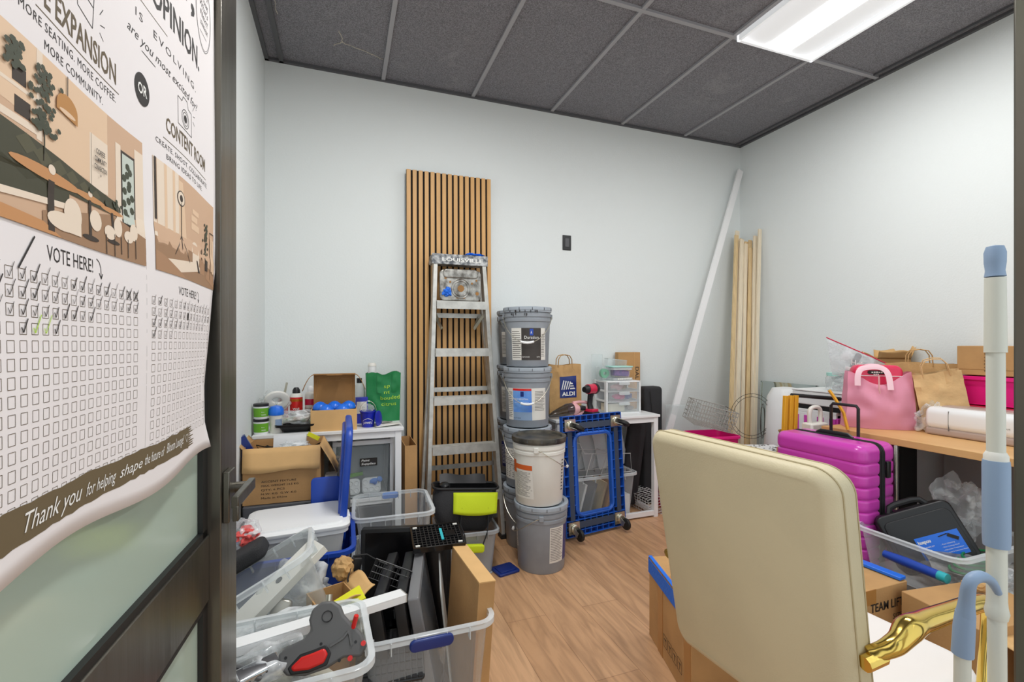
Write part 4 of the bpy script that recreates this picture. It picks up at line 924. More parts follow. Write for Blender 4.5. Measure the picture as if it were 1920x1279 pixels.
for s in (-1, 1): g.box((s*.197, 0, .15), (.012, .08, .04))
g.build('latch', 'white', t, bev=.004)
# paper-ish bits at left of it
plastic_bag('plastic_bag', 'clear bag with coral netting left of the white box', (-.36, 2.02, .52), (.06, .05, .05), 31)
M['coral'] = mat('coral_netting', (236, 96, 92), .7, bump=.8, bscale=80)
g = G().blob((0, 0, 0), (.035, .03, .03), 6, .5, 3, 3); one(g, 'coral_netting', 'coral', 'wad of coral red netting inside the clear bag by the door', 'netting', (-.34, 1.99, .53))
t = thing('black_pouch', 'rounded black case end jutting up behind the tilted bin', 'case', (-.36, 1.90, .47), (0, -28, 0))
G().slab(.22, .12, .05, .03, .015, fn=lambda p: Vector((p.x, p.y, p.z))).build('body', 'dark', t)

# ---------------------------------------------------------------- clear bin stack behind, monitors bin
tub('storage_bin', 'empty clear bin with a blue latch, upper of the two behind the black screen', .36, .36, .215, (.235, 2.42, .235), (0, 0, -2), handles=[(0, 1, .09)], hm='lab_blue')
tub('storage_bin', 'clear bin of wrapped parts under the empty one behind the screen', .36, .36, .235, (.235, 2.42, 0), (0, 0, -2))
plastic_bag('plastic_bag', 'silvery wrapped parts inside the lower clear bin', (.235, 2.40, .12), (.11, .1, .06), 14, 'milky')
t = tub('storage_bin', 'big clear bin with dark blue handle full of monitors', .385, .60, .40, (.245, 1.68, 0), (0, 0, 0), handles=[(0, -1, .13)], taper=.86)
M['silver_bezel'] = mat('grey_bezel', (120, 120, 122), .35)
M['grey_screen'] = mat('glossy_grey_screen', (96, 98, 102), .12)
def monitor(name, label, w_, h_, loc, rot, back=False, hm='black', sm='screen'):
    t = thing(name, label, 'monitor', loc, rot)
    g = G(); g.slab(w_, h_, .035, .008, .004, fn=lambda p: Vector((p.x, p.z, p.y+h_/2))); g.build('housing', hm, t)
    G().bb(-w_/2+.018, w_/2-.018, -.0185, -.017, .02, h_-.018).build('screen', sm, t)
    if back: G().slab(w_*.5, h_*.5, .03, .02, .01, fn=lambda p: Vector((p.x, p.z+.03, p.y+h_/2))).build('rear_housing', 'black_gloss', t)
    return t
monitor('computer_monitor', 'black flat monitor with its screen facing out of the big bin', .36, .47, (.235, 1.90, .035), (-6, 0, -14))
monitor('computer_monitor', 'black monitor standing edge-on in the big bin, leftmost of three', .38, .435, (.20, 1.62, .03), (-9, 0, 76), True)
monitor('computer_monitor', 'glossy black monitor in the middle of the three edge-on ones', .36, .43, (.26, 1.63, .03), (-8, 0, 77), True)
t = monitor('computer_monitor', 'grey-faced monitor standing edge-on nearest the brown carton', .36, .44, (.315, 1.62, .03), (-10, 0, 78), False, 'silver_bezel', 'grey_screen')
t = thing('slim_carton', 'slim brown carton standing upright at the right of the big bin', 'box', (.395, 1.585, .03), (0, 4, 4))
G().bb(-.028, .028, -.15, .15, 0, .455).build('body', 'card', t, bev=.002); G().bb(-.0285, .0285, -.15, .15, .452, .457).build('top_panel', 'card_light', t); G().bb(-.0286, -.02, -.1504, -.12, .1, .3).build('tape', 'pack_tape', t)
g = G()
t = thing('white_board', 'pale translucent plastic sheet leaning beside the slim carton', 'sheet', (.37, 1.66, .03), (-6, 0, 80)); G().slab(.3, .41, .006, .02, .002, fn=lambda p: Vector((p.x, p.z, p.y+.205))).build('sheet', 'milky', t)
# gridded black plate lying on the monitors
t = thing('grid_plate', 'black gridded plastic plate lying across the monitors', 'plate', (.345, 1.81, .50), (8, 0, -3))
g = G(); w_, d_ = .185, .15
for i in range(13): x_ = -w_/2+w_*i/12; g.box((x_, 0, 0), (.003, d_, .012))
for i in range(10): y_ = -d_/2+d_*i/9; g.box((0, y_, 0), (w_, .003, .012))
g.build('grid', 'black', t)
g = G(); g.bb(-w_/2-.004, w_/2+.004, -d_/2-.006, -d_/2, -.012, .008); g.bb(-w_/2-.004, w_/2+.004, d_/2, d_/2+.006, -.012, .008); g.bb(-w_/2-.006, -w_/2, -d_/2, d_/2, -.012, .008); g.bb(w_/2, w_/2+.006, -d_/2, d_/2, -.012, .008); g.bb(-w_/2, w_/2, -d_/2, d_/2, -.012, -.008); g.build('frame', 'black_gloss', t)
g = G()
for x_, y_ in ((-.08, -.065), (.08, -.065), (-.08, .065), (.08, .065)): g.box((x_, y_, .007), (.016, .008, .004))
g.build('corner_pad', 'offwhite', t); G().bb(.012, .022, -.04, .04, .006, .010).build('teal_strip', 'teal', t); G().bb(.03, .07, -.02, .02, -.005, .009).build('socket', 'black_gloss', t)
# keyboard, wire tray, power brick and cables
t = thing('keyboard', 'black computer keyboard standing in the big bin beneath the white bar', 'keyboard', (.135, 1.46, .30), (38, 0, -5))
G().slab(.20, .15, .014, .01, .004, fn=lambda p: Vector((p.x, p.y, p.z))).build('body', 'black', t)
g = G()
for i in range(11):
    for j in range(6): g.box((-.088+.0175*i, -.06+.023*j, .010), (.0145, .019, .006))
g.build('keys', 'dark', t, bev=.0015)
wire_basket('wire_tray', 'small black wire basket lying beside the black screen', .13, .10, .06, (.145, 1.66, .42), (-30, 20, -20), 8, 6, 3, .0014, 'black')
t = thing('power_adapter', 'black power adapter hanging at the left of the big bin', 'adapter', (.03, 1.72, .40), (0, 10, 10)); G().slab(.03, .11, .03, .006, .003, fn=lambda p: Vector((p.x, p.z, p.y+.05))).build('brick', 'black', t)
g = G(); g.tube([(.03, 1.70, .50), (.015, 1.66, .46), (.03, 1.6, .40), (.08, 1.58, .38), (.13, 1.60, .385)], .003, 6); g.tube([(.035, 1.72, .51), (.08, 1.74, .50), (.12, 1.74, .47), (.15, 1.72, .46)], .003, 6)
one(g, 'power_cable', 'black', 'thin black power cable looping by the adapter in the big bin', 'cable')
G_ = G().slab(.20, .26, .02, .01, .004, fn=lambda p: Vector((p.x, p.z, p.y)))
one(G_, 'black_board', 'black', 'flat matt black panel behind the keyboard in the big bin', 'panel', (.15, 1.56, .24), (-20, 0, -8))

# tilted clear bin with hardware
TBL = (-.125, 1.69, .215); TBR = (-8, -26, 6)
M['milky2'] = clear('cloudy_plastic', (214, 218, 216), .3, .6, .2)
t = tub('storage_bin', 'cloudy clear bin tilted sideways and filled with metal hardware', .36, .34, .33, TBL, TBR, 'milky2', 'clear_rim', .78, .05, .012)
TM = TR(TBL, TBR)
def inb(x, y, z): return tuple(TM @ Vector((x, y, z)))
def rod(name, label, cat, a, b, r, m, ends=None):
    g = G(); g.tube([a, tuple(Vector(a).lerp(Vector(b), .7)), b], [r, r, r*.8], 14); o = one(g, name, m, label, cat); return o
rod('metal_tube', 'grey tapered metal tube lying inside the tilted bin', 'tube', inb(.02, -.08, .2), inb(.16, -.07, .03), .014, 'nickel')
g = G().slab(.05, .14, .03, .01, .006); one(g, 'door_hardware', 'nickel', 'brushed nickel fitting inside the tilted bin, the lower one', 'fitting', inb(-.03, -.10, .11), (70, 0, 20))
g = G().slab(.055, .09, .035, .014, .01); one(g, 'door_hardware', 'nickel', 'brushed nickel curved fitting inside the tilted bin, the upper one', 'fitting', inb(.02, -.09, .19), (60, 20, -10))
g = G().slab(.05, .22, .03, .012, .008); one(g, 'tube_pack', 'milky', 'long clear tube pack standing in the tilted bin', 'package', inb(-.09, -.08, .14), (72, 0, 15))
g = G().bb(-.05, .05, -.003, .003, 0, .07); o = one(g, 'printed_card', 'label', 'small printed card with red and blue specks in the tilted bin', 'card', inb(-.16, -.14, .06), (0, -20, 5))
random.seed(8)
for mm in ('red', 'blue', 'green_label'):
    g = G()
    for i in range(7): x_ = random.uniform(-.045, .04); z_ = random.uniform(.005, .04); g.bb(x_, x_+.008, -.0036, -.003, z_, z_+.008)
    g.build('print_speck', mm, o)
plastic_bag('plastic_bag', 'crumpled clear wrap among the metal parts in the tilted bin', inb(.08, .0, .2), (.09, .08, .07), 41)
g = G().blob((0, 0, 0), (.12, .1, .06), 9, .3, 2, 3); one(g, 'parts_heap', 'clutter_grey', 'grey heap of loose fittings at the bottom of the tilted bin', 'fittings', inb(.02, .03, .08))
# white channel pieces
t = thing('white_channel', 'wide off-white metal channel sticking up out of the tilted bin', 'channel', (-.19, 1.66, .49), (0, -34, 28))
g = G(); g.bb(-.28, .15, -.045, .045, 0, .004); g.bb(-.28, .15, -.047, -.043, -.022, .004); g.bb(-.28, .15, .043, .047, -.022, .004); g.build('channel', 'offwhite', t, bev=.001)
g = G()
for x_ in (.0, .12): g.cyl((x_, -.0, .004), .011, .002, 16)
g.build('screw_hole', 'darkgrey', t)
t = thing('white_bar', 'long white aluminium bar lying diagonally over the left bins', 'bar', (-.025, 1.40, .492), (0, 4, 21))
g = G(); g.bb(-.36, .215, -.022, .022, 0, .004); g.bb(-.36, .215, -.022, -.018, -.02, .0); g.bb(-.36, .215, .018, .022, -.02, 0); g.build('channel', 'white', t, bev=.001); G().bb(.215, .218, -.022, .022, -.02, .004).build('end_cap', 'alu', t)
plastic_bag('plastic_bag', 'long flattened clear bag under the white bar by the tilted bin', (-.17, 1.46, .44), (.17, .07, .025), 52, rot=(0, -10, 0))

# front-left bin with tape gun and cables; it stands on another bin
t = tub('storage_bin', 'clear bin nearest the door holding the tape gun and cables', .44, .30, .24, (-.165, 1.285, .26), (0, 0, 3), ribs=True)
t = tub('storage_bin', 'clear bin on the floor under the one with the tape gun', .42, .28, .255, (-.165, 1.285, 0), (0, 0, 3))
TG = (-.03, 1.26, .525)
t = thing('tape_gun', 'dark grey packing tape dispenser with a red handle grip', 'tape dispenser', TG, (62, -6, -4))
def sil(pts, z0, z1, name, m, par, bev=.004): return G().prism(pts, z0, z1).build(name, m, par, bev=bev, seg=3)
body = [(-.115, -.045), (-.10, -.068), (-.06, -.078), (-.01, -.075), (.03, -.062), (.07, -.07), (.085, -.05), (.075, -.02), (.05, .01), (.035, .03), (.028, .052), (.01, .068), (-.015, .072), (-.038, .06), (-.047, .038), (-.043, .015), (-.06, .0), (-.1, -.008), (-.118, -.02)]
M['darkgrey2'] = mat('tool_grey', (92, 92, 92), .5)
sil(body, -.016, .016, 'body', 'darkgrey2', t, .006)
rc_ = [(-.097, -.052), (-.09, -.068), (-.05, -.073), (-.008, -.068), (.003, -.045), (-.008, -.024), (-.04, -.028), (-.068, -.03)]
sil(rc_, -.0175, .0178, 'grip_recess', 'black', t, .003)
G().tube(smooth([(.0, -.03, .0165), (.03, -.02, .0165), (.045, -.01, .0165), (.05, -.04, .0165)]), .004, 6).build('moulded_rib', 'darkgrey2', t)
for x_, y_ in ((-.1, -.03), (-.02, -.02), (.06, -.035), (.02, -.065)): G().cyl((x_, y_, .015), .0035, .002, 10).build('screw', 'black', t)
gr = [(-.09, -.052), (-.085, -.062), (-.05, -.067), (-.015, -.062), (-.004, -.045), (-.012, -.03), (-.04, -.034), (-.065, -.036)]
sil(gr, -.02, .0215, 'grip', 'red', t, .006)
G().tube([(.012*math.cos(a)-.003+.012*0, .012*math.sin(a)+.036, .0172) for a in [2*PI*i/20 for i in range(20)]], .0012, 5, True).build('hub_ring', 'black', t)
G().tube([(.055, -.005, .01), (.067, .022, .028)], [.006, .006], 10).build('knob', 'red', t); G().cyl((.078, -.042, .012), .006, .01, 12).build('button', 'red', t); G().cyl((.045, -.066, .012), .006, .01, 12).build('button', 'red', t)
G().tube([(-.0, .07, 0), (.002, .085, .0)], [.008, .008], 12).build('spindle', 'steel', t)
g = G()
for k in range(4):
    zz = .48+.006*k; g.tube([(-.40+.03*k, 1.20, zz+.035-.01*k), (-.34, 1.21+.01*k, zz+.02), (-.28+.01*k, 1.19+.02*k, zz), (-.22+.02*k, 1.2+.01*k, zz-.02), (-.2, 1.26, zz-.05)], .0055, 8)
g.tube([(-.29+.05*math.cos(a), 1.24+.03*math.sin(a), .47) for a in [2*PI*i/20 for i in range(20)]], .004, 6, True)
one(g, 'cable_bundle', 'darkgrey2', 'thick grey-black cables curling in the bin by the door', 'cable')
plastic_bag('plastic_bag', 'wrinkled clear bag of chrome parts left of the tape gun', (-.20, 1.31, .45), (.12, .09, .045), 61)
M['beigeheap'] = mat('mixed_beige', (206, 202, 186), .5, var=.5, vscale=16, c2=(132, 128, 116))
g = G().blob((0, 0, 0), (.15, .09, .05), 15, .25, 2.5, 3); one(g, 'parts_heap', 'beigeheap', 'beige heap of packed odds and ends in the bin by the door', 'fittings', (-.17, 1.285, .375))
g = G().slab(.1, .04, .025, .008, .006); one(g, 'chrome_fitting', 'chrome', 'shiny chrome fitting wrapped in plastic left of the tape gun', 'fitting', (-.19, 1.24, .48), (20, 0, 30))
# cardboard scraps and yellow box between bins
carton('carton', 'small torn brown carton wedged between blue tote and big bin', .12, .14, .2, (-.03, 1.585, .25), 20, (40, None, None, 30), tape=False)
g = G().blob((0, 0, 0), (.035, .032, .04), 19, .13, 3.5, 4); one(g, 'paper_wad', 'kraft', 'crumpled brown kraft paper poking up beside the blue tote', 'paper', (.0, 1.70, .48))
t = thing('yellow_carton', 'bright yellow carton with a barcode under the white bar', 'box', (-.0, 1.50, .44), (15, -20, 12)); G().bb(-.07, .07, -.03, .03, -.03, .03).build('body', 'brightyellow', t, bev=.002)
G().bb(.01, .05, -.031, -.03, -.02, .02).build('label_panel', 'label', t); g = G()
for i in range(9): g.bb(.014+.004*i, .014+.004*i+.002, -.0318, -.031, -.016, .016)
g.build('barcode', 'ink', t)

# ---------------------------------------------------------------- tool bag on grey bin, blue plate on floor
tub('storage_bin', 'grey translucent bin under the lime and black tool bag', .32, .30, .245, (.645, 2.56, 0), (0, 0, -4), 'greyclear', 'greyclear', .86, .035, .01)
t = thing('tool_bag', 'open black and lime tool bag sitting on the grey bin', 'bag', (.635, 2.57, .225), (0, 4, -6)); t.scale = (.95, .95, .86)
def tb(w0, w1, d0, d1, h_): return [rr(w0+(w1-w0)*k**.6, d0+(d1-d0)*k, .04, h_*k, 6) for k in (0, .1, .3, .55, .8, 1)]
g = G(); L_ = [rr(w_, d_, .05, z_, 6) for w_, d_, z_ in ((.27, .16, 0), (.31, .20, .03), (.35, .225, .08), (.365, .215, .14), (.375, .18, .2), (.37, .145, .235), (.385, .13, .26))]; g.loops(L_, True, False)
for v in g.v: v += Vector((noise.noise(v*9)*.022, noise.noise(v*9+Vector((5, 0, 0)))*.02, 0))
g.build('body', 'dark', t)
g = G(); g.tube([Vector(p)+Vector((0, 0, .262)) for p in rr(.385, .135, .04, 0, 6)], .008, 8, True); g.build('zip_rim', 'black', t)
g = G(); g.grid(lambda u, v: Vector((-.08+.25*u+.01*v*u, -.134+.05*v+(-.008*math.sin(PI*u)*math.sin(PI*v)), .13+.115*v-.015*math.sin(u*PI)*(1-v))), 12, 6); o = g.build('lime_panel', 'lime', t); o.modifiers.new('s', 'SOLIDIFY').thickness = .004
g = G(); g.grid(lambda u, v: Vector((-.15+.28*u, .03+.05*v,   .268+.045*v+.006*math.sin(PI*u*3)*v)), 8, 4); g.blob((-.12, .0, .265), (.03, .03, .02), 4, .3, 2, 2); o = g.build('top_flap', 'black', t)
for s in (0,):
    g = G(); pts = [(-.03, -.112, .16), (-.035, -.13, .06), (-.015, -.178, .015), (-.0, -.188, -.06), (.085, -.188, -.06), (.11, -.178, .015), (.125, -.13, .06), (.12, -.112, .16)]
    g.tube(pts, .011, 8, flat=.35); h_ = g.build('carry_handle', 'dark', t)
    g = G(); g.slab(.115, .05, .03, .015, .01, fn=lambda p: Vector((p.x+.042, -.19+p.z, -.062+p.y))); g.build('handle_grip', 'lime', h_)
t = thing('blue_tray', 'small dark blue plastic lid lying flat on the floor', 'lid', (.84, 2.43, 0), (0, 0, 12)); G().slab(.13, .11, .014, .012, .004, fn=lambda p: Vector((p.x, p.y, p.z+.007))).build('plate', 'blue_deep', t); G().slab(.10, .08, .006, .01, .002, fn=lambda p: Vector((p.x, p.y, p.z+.016))).build('raised_panel', 'blue_deep', t)
# ---------------------------------------------------------------- dolly
def dolly():
    t = thing('furniture_dolly', 'blue plastic dolly on its end with four casters against the white table', 'dolly', (1.565, 2.715, .02), (-4, 0, 9))
    W, L_ = .49, .76; wx, wz = .125, .13
    g = G(); bk = G()
    def fr(x0, x1, z0, z1, nx, nz):
        bk.bb(x0, x1, -.004, .0, z0, z1)
        for i in range(nx+1): x_ = x0+(x1-x0)*i/nx; g.bb(x_-.002, x_+.002, -.03, 0, z0, z1)
        for i in range(nz+1): z_ = z0+(z1-z0)*i/nz; g.bb(x0, x1, -.03, 0, z_-.002, z_+.002)
    fr(-W/2, W/2, 0, wz, 10, 4); fr(-W/2, W/2, L_-wz, L_, 10, 4); fr(-W/2, -W/2+wx-.02, wz, L_-wz, 3, 8); fr(W/2-wx+.02, W/2, wz, L_-wz, 3, 8)
    g.build('deck', 'dolly_blue', t); bk.build('deck_sheet', 'dolly_shade', t)
    g = G()
    g.bb(-W/2+.01, W/2-.01, -.032, -.003, .045, .085); g.bb(-W/2+.01, W/2-.01, -.032, -.003, L_-.085, L_-.045); g.bb(-W/2+.035, -W/2+.07, -.032, -.003, .1, L_-.1); g.bb(W/2-.07, W/2-.035, -.032, -.003, .1, L_-.1)
    g.build('grip_pad', 'dolly_slate', t)
    g = G(); lp = rr(W-2*wx+.06, L_-2*wz+.02, .05, 0, 6); g.tube([(p[0], -.018, p[1]+L_/2) for p in lp], .014, 6, True); g.build('opening_rim', 'dolly_blue', t)
    for sx in (-1, 1):
        for sz, tw in ((0, -25), (1, 35)):
            cx, cz = sx*(W/2-.055), .055 if sz == 0 else L_-.055
            g = G(); g.box((cx, -.036, cz), (.085, .005, .075))
            g.lathe([(0, 0), (.03, 0), (.028, .012), (.02, .018), (0, .018)], 20); n = 5*20; g.v[-n:] = [Vector((v.x+cx, -.038-v.z, v.y+cz)) for v in g.v[-n:]]
            a = R(tw-65); ox, oz = math.cos(a)*.028, math.sin(a)*.028
            for k in (-1, 1):
                nx_, nz_ = -math.sin(a)*.017*k, math.cos(a)*.017*k
                g.bar((cx+nx_, -.045, cz+nz_), (cx+ox+nx_, -.095, cz+oz+nz_), .035, .004, (nx_, 0, nz_))
            c_ = g.build('caster', 'steel', t)
            g = G(); g.lathe([(0, -.013), (.028, -.013), (.036, -.009), (.038, 0), (.036, .009), (.028, .013), (0, .013)], 24)
            Mr = Matrix.Translation((cx+ox, -.095, cz+oz)) @ Matrix.Rotation(-a, 4, 'Y') @ Matrix.Rotation(R(0), 4, 'X'); g.v = [Mr @ v for v in g.v]
            g.build('wheel', 'rubber', c_)
dolly()
# ---------------------------------------------------------------- on and under the right white table
RZ = .74
t = thing('paper_bag', 'brown supermarket carrier bag with blue logo behind the dolly', 'bag', (1.52, 3.08, RZ), (0, 0, -3))
def kb(u, v, s, w_=.25, d_=.07, h_=.36, sd=0):
    n = noise.noise(Vector((u*4+sd, v*5, s*2)))*.018+noise.noise(Vector((u*9+sd, v*11, s*2)))*.008
    return Vector((-w_/2+w_*u+n*.4*v, s*(d_/2)*(1-.35*v)+n*v, h_*v*(1+.012*math.sin(u*7+sd))))
def kraft_bag(t, w_, d_, h_, sd, handles=True, m='kraft'):
    g = G()
    for s in (-1, 1): g.grid(lambda u, v: kb(u, v, s, w_, d_, h_, sd), 14, 14)
    for u0 in (0, 1): g.grid(lambda u, v: kb(u0, v, -1, w_, d_, h_, sd).lerp(kb(u0, v, 1, w_, d_, h_, sd), u)+Vector(((.018 if u0 == 0 else -.018)*math.sin(PI*u)*v, 0, 0)), 4, 14)
    g.poly([kb(0, 0, -1, w_, d_, h_, sd), kb(1, 0, -1, w_, d_, h_, sd), kb(1, 0, 1, w_, d_, h_, sd), kb(0, 0, 1, w_, d_, h_, sd)])
    g.build('body', m, t, ang=25)
    if handles:
        for s in (-1, 1):
            g = G(); c = kb(.5, 1, s, w_, d_, h_, sd); q = [(-.055, -.02), (-.052, .04), (-.035, .068), (0, .075), (.035, .068), (.052, .04), (.055, -.02)]
            g.tube([(c.x+a, c.y, c.z+b) for a, b in q], .006, 6, flat=.5); g.build('handle', m, t)
kraft_bag(t, .25, .07, .36, 2)
f = lambda a, b: kb((a+.125)/.25, b/.36, -1, sd=2)+Vector((0, -.0025, 0))
g = G(); g.grid(lambda u, v: f(-.045+.13*u, .12+.155*v), 8, 8); g.build('logo_panel', 'blue_deep', t)
f2 = lambda a, b: f(a, b)+Vector((0, -.002, 0))
g = G(); text(g, 'ALDI', -.03, .135, .10, .028, bold=.03, fn=f2)
for k in range(4):
    x_ = -.035+.017*k; g.poly([f2(x_, .18), f2(x_+.008, .18), f2(x_+.026+.0, .245-.004*k), f2(x_+.018, .25-.004*k)])
for k in range(3): g.poly([f2(.035, .18+.018*k), f2(.075-.008*k, .18+.018*k), f2(.068-.008*k, .19+.018*k), f2(.035, .19+.018*k)])
g.build('logo', 'white_ink', t, smooth=False, fix=False)
# hand vacuum
t = thing('hand_vacuum', 'pink and smoky handheld vacuum lying on the white table edge', 'vacuum', (1.47, 2.90, RZ), (0, 0, 4))
pts = [(-.155, 0, .02), (-.12, 0, .03), (-.06, 0, .045), (-.01, 0, .058), (.03, 0, .06)]
G().tube(pts, [.012, .026, .042, .05, .05], 18, flat=.8).build('dust_cup', 'smoke', t)
G().tube([(.02, 0, .06), (.045, 0, .06), (.07, 0, .055)], [.052, .05, .035], 18, flat=.8).build('body', 'pink', t)
G().tube([(.03, 0, .10), (.08, 0, .105), (.14, 0, .10), (.16, 0, .08), (.135, 0, .045), (.08, 0, .02), (.04, 0, .015)], .011, 10).build('handle', 'pink', t)
G().box((.09, 0, .062), (.07, .05, .03)).build('motor', 'black', t, bev=.008)
# cordless drill
t = thing('cordless_drill', 'red and black cordless drill standing on its battery on the white table', 'drill', (1.63, 2.88, RZ), (0, 0, 20))
G().box((0, 0, .022), (.075, .10, .035)).build('battery', 'black', t, bev=.006); G().box((0, 0, .047), (.065, .085, .02)).build('battery_clip', 'crimson', t, bev=.004)
G().tube([(0, .0, .05), (0, .01, .09), (0, .005, .14), (0, -.005, .17)], [.018, .016, .017, .02], 12, flat=1.4).build('grip', 'black', t)
G().tube([(-.035, 0, .195), (.03, 0, .195), (.045, 0, .193)], [.034, .036, .034], 18).build('motor_housing', 'crimson', t)
G().tube([(.03, 0, .195), (.045, 0, .195), (.065, 0, .19)], [.038, .04, .03], 18).build('rear_cap', 'black', t)
G().tube([(-.035, 0, .195), (-.055, 0, .195), (-.07, 0, .195)], [.03, .024, .02], 16).build('chuck', 'black', t); G().box((-.022, 0, .15), (.012, .014, .03)).build('trigger', 'black', t, bev=.003)
# mini drawers
t = thing('drawer_unit', 'small white three-drawer unit with clear fronts on the white table', 'drawers', (1.945, 3.045, RZ), (0, 0, -4))
g = G(); x, y, h_ = .135, .105, .238
g.bb(-x, x, -y, y, 0, .01); g.bb(-x, x, -y, y, h_-.01, h_); g.bb(-x, x, y-.006, y, .01, h_-.01)
for z_ in (.085, .16): g.bb(-x, x, -y+.004, y, z_-.004, z_)
for s in (-1, 1):
    g.bb(s*x-.006, s*x+.006, -y, -y+.035, 0, h_); g.bb(s*x-.006, s*x+.006, y-.03, y, 0, h_)
    for z_ in (.0, .085, .16, h_-.012): g.bb(s*x-.005, s*x+.005, -y, y, z_, z_+.012)
g.build('frame', 'white', t, bev=.0015)
for z0, z1 in ((.012, .08), (.087, .155), (.162, .227)):
    dr = G().bb(-x+.008, x-.008, -y-.003, -y, z0, z1).build('drawer_front', 'clear', t)
    g = G(); g.slab(.09, .022, .014, .01, .004, fn=lambda p: Vector((p.x, -y-.008+p.z, z1-.008+p.y-.1*p.x**2*10*0))); g.build('handle', 'clear_rim', dr)
for i, (mm, lb, z_, x_, s_) in enumerate((('pink', 'pink bagged bits', .19, -.01, (.045, .03, .022)), ('hotpink', 'magenta bundle', .115, 0, (.05, .03, .022)), ('blue', 'blue packet', .12, .08, (.03, .03, .025)), ('taupe', 'dark round tin', .03, .09, (.035, .03, .018)))):
    g = G(); g.blob((0, 0, 0), s_, i+3, .25, 2, 2); one(g, 'drawer_content', mm, lb+' inside the small white drawer unit', 'contents', (1.945+x_, 3.02, RZ+z_))
t = thing('cream_carton', 'cream carton inside the bottom drawer of the small white unit', 'box', (1.90, 3.03, RZ+.012)); G().bb(-.07, .07, -.05, .05, 0, .055).build('body', 'pine_pale', t)
# boxes on top of it
TZ = RZ+.240
t = tub('lidded_case', 'clear case with mint lid and purple contents on the white drawer unit', .16, .11, .075, (1.955, 3.03, TZ+.02), (0, 0, -6), 'clear', 'clear_rim', .92, .015, .004, ribs=False, cat='box')
g = G(); g.slab(.18, .125, .01, .018, .004, fn=lambda p: Vector((p.x, p.y, p.z+.08))); g.build('lid', 'mint', t)
one(G().slab(.125, .085, .045, .015, .01), 'craft_pack', 'purple', 'purple and pink craft pack inside the mint-lidded case', 'packet', (1.957, 3.028, TZ+.052), (0, 4, -6))
t = thing('bead_tray', 'flat clear tray with a white bead row under the mint-lidded case', 'tray', (1.955, 3.03, TZ)); G().slab(.17, .11, .018, .01, .003, fn=lambda p: Vector((p.x, p.y, p.z+.009))).build('tray', 'clear_rim', t)
g = G()
for i in range(8): g.blob((-.04+.015*i, -.057, .010), (.0075, .003, .006), i, .1, 1, 2)
g.build('bead_row', 'offwhite', t)
t = thing('ribbon_case', 'clear case with a green ribbon roll at the left of the drawer top', 'box', (1.84, 3.06, TZ)); G().slab(.085, .075, .10, .01, .003, fn=lambda p: Vector((p.x, p.y, p.z+.05))).build('body', 'clear', t)
t2 = G(Matrix.Rotation(R(90), 4, 'X')); t2.lathe([(.014, -.015), (.035, -.015), (.035, .015), (.014, .015), (.014, -.015)], 28); one(t2, 'ribbon_roll', 'ribbon_green', 'roll of green ribbon inside the clear case', 'ribbon', (1.838, 3.05, TZ+.05))
t = thing('clear_sheet', 'upright clear plastic panel behind the ribbon case', 'panel', (1.83, 3.13, TZ)); g = G(); g.bb(-.05, .04, -.001, .001, 0, .19); g.build('sheet', 'clear', t); G().tube([(-.05, 0, 0), (-.05, 0, .19), (.04, 0, .19), (.04, 0, 0)], .0014, 5).build('edge', 'clear_rim', t)
t = thing('clear_container', 'empty clear hinged container stacked behind the mint-lidded case', 'box', (1.965, 3.10, TZ), (0, 6, -4)); G().bb(-.09, .07, -.03, .03, 0, .15).build('body', 'clear', t); g = G(); g.tube([(-.09, -.03, .15), (.07, -.03, .15), (.07, .03, .15), (-.09, .03, .15)], .002, 5, True); g.tube([(-.09, -.03, .0), (-.09, -.03, .15)], .002, 5); g.build('edge', 'clear_rim', t)
t = carton('carton', 'tall brown carton with sideways black lettering behind the drawer unit', .20, .05, .445, (2.115, 3.155, RZ), 0, m='card', tape=False)
g = G(front(.055, -.0262, .30) @ Matrix.Rotation(R(-90), 4, 'Z')); text(g, 'DAL', -.03, 0, .10, .03, bold=.01); g.build('lettering', 'ink', t, smooth=False, fix=False)
G().bb(.045, .047, -.0258, -.025, 0, .445).build('edge_fold', 'card_light', t)
t = thing('black_bag', 'long black padded case standing behind the right end of the white table', 'bag', (2.285, 3.10, 0), (0, 0, 0))
G().slab(.165, .915, .10, .03, .02, fn=lambda p: Vector((p.x+noise.noise(p*6)*.01, p.z+noise.noise(p*5)*.01, p.y+.458)), inner=6).build('body', 'dark', t)
g = G(); g.tube([(-.04, -.055, .88), (-.02, -.058, .7), (-.03, -.056, .4)], .003, 6); g.build('zip', 'black', t)
t = thing('black_bag', 'slack black fabric case hanging slanted under the right end of the white table', 'bag', (2.04, 3.06, .03), (0, 9, 0)); g = G(); g.slab(.13, .66, .07, .03, .02, fn=lambda p: Vector((p.x*(1+.3*noise.noise(p*4)), p.z+noise.noise(p*7)*.015, p.y+.33)), inner=6); g.build('body', 'dark', t)
tub('storage_bin', 'clear bin with files standing under the right white table', .56, .24, .33, (1.71, 2.965, 0), (0, 0, 0), 'clear', 'clear_rim', .88, .04, .012)
for i, (x_, mm, lb) in enumerate(((1.52, 'label', 'white paper stack leaning in the file bin'), (1.60, 'ink_grey', 'grey folder leaning in the file bin'), (1.68, 'pine', 'tan folder leaning in the file bin'), (1.73, 'card', 'brown folder leaning in the file bin'))):
    one(G().bb(-.008, .008, -.09, .09, 0, .27), 'file_folder', mm, lb, 'folder', (x_, 2.965, .01), (0, 16, 0), bev=.001)
one(G().bb(-.05, .05, -.05, .05, 0, .16), 'white_carton', 'white', 'white carton at the right end of the clear file bin', 'box', (1.90, 2.93, .005), bev=.002)
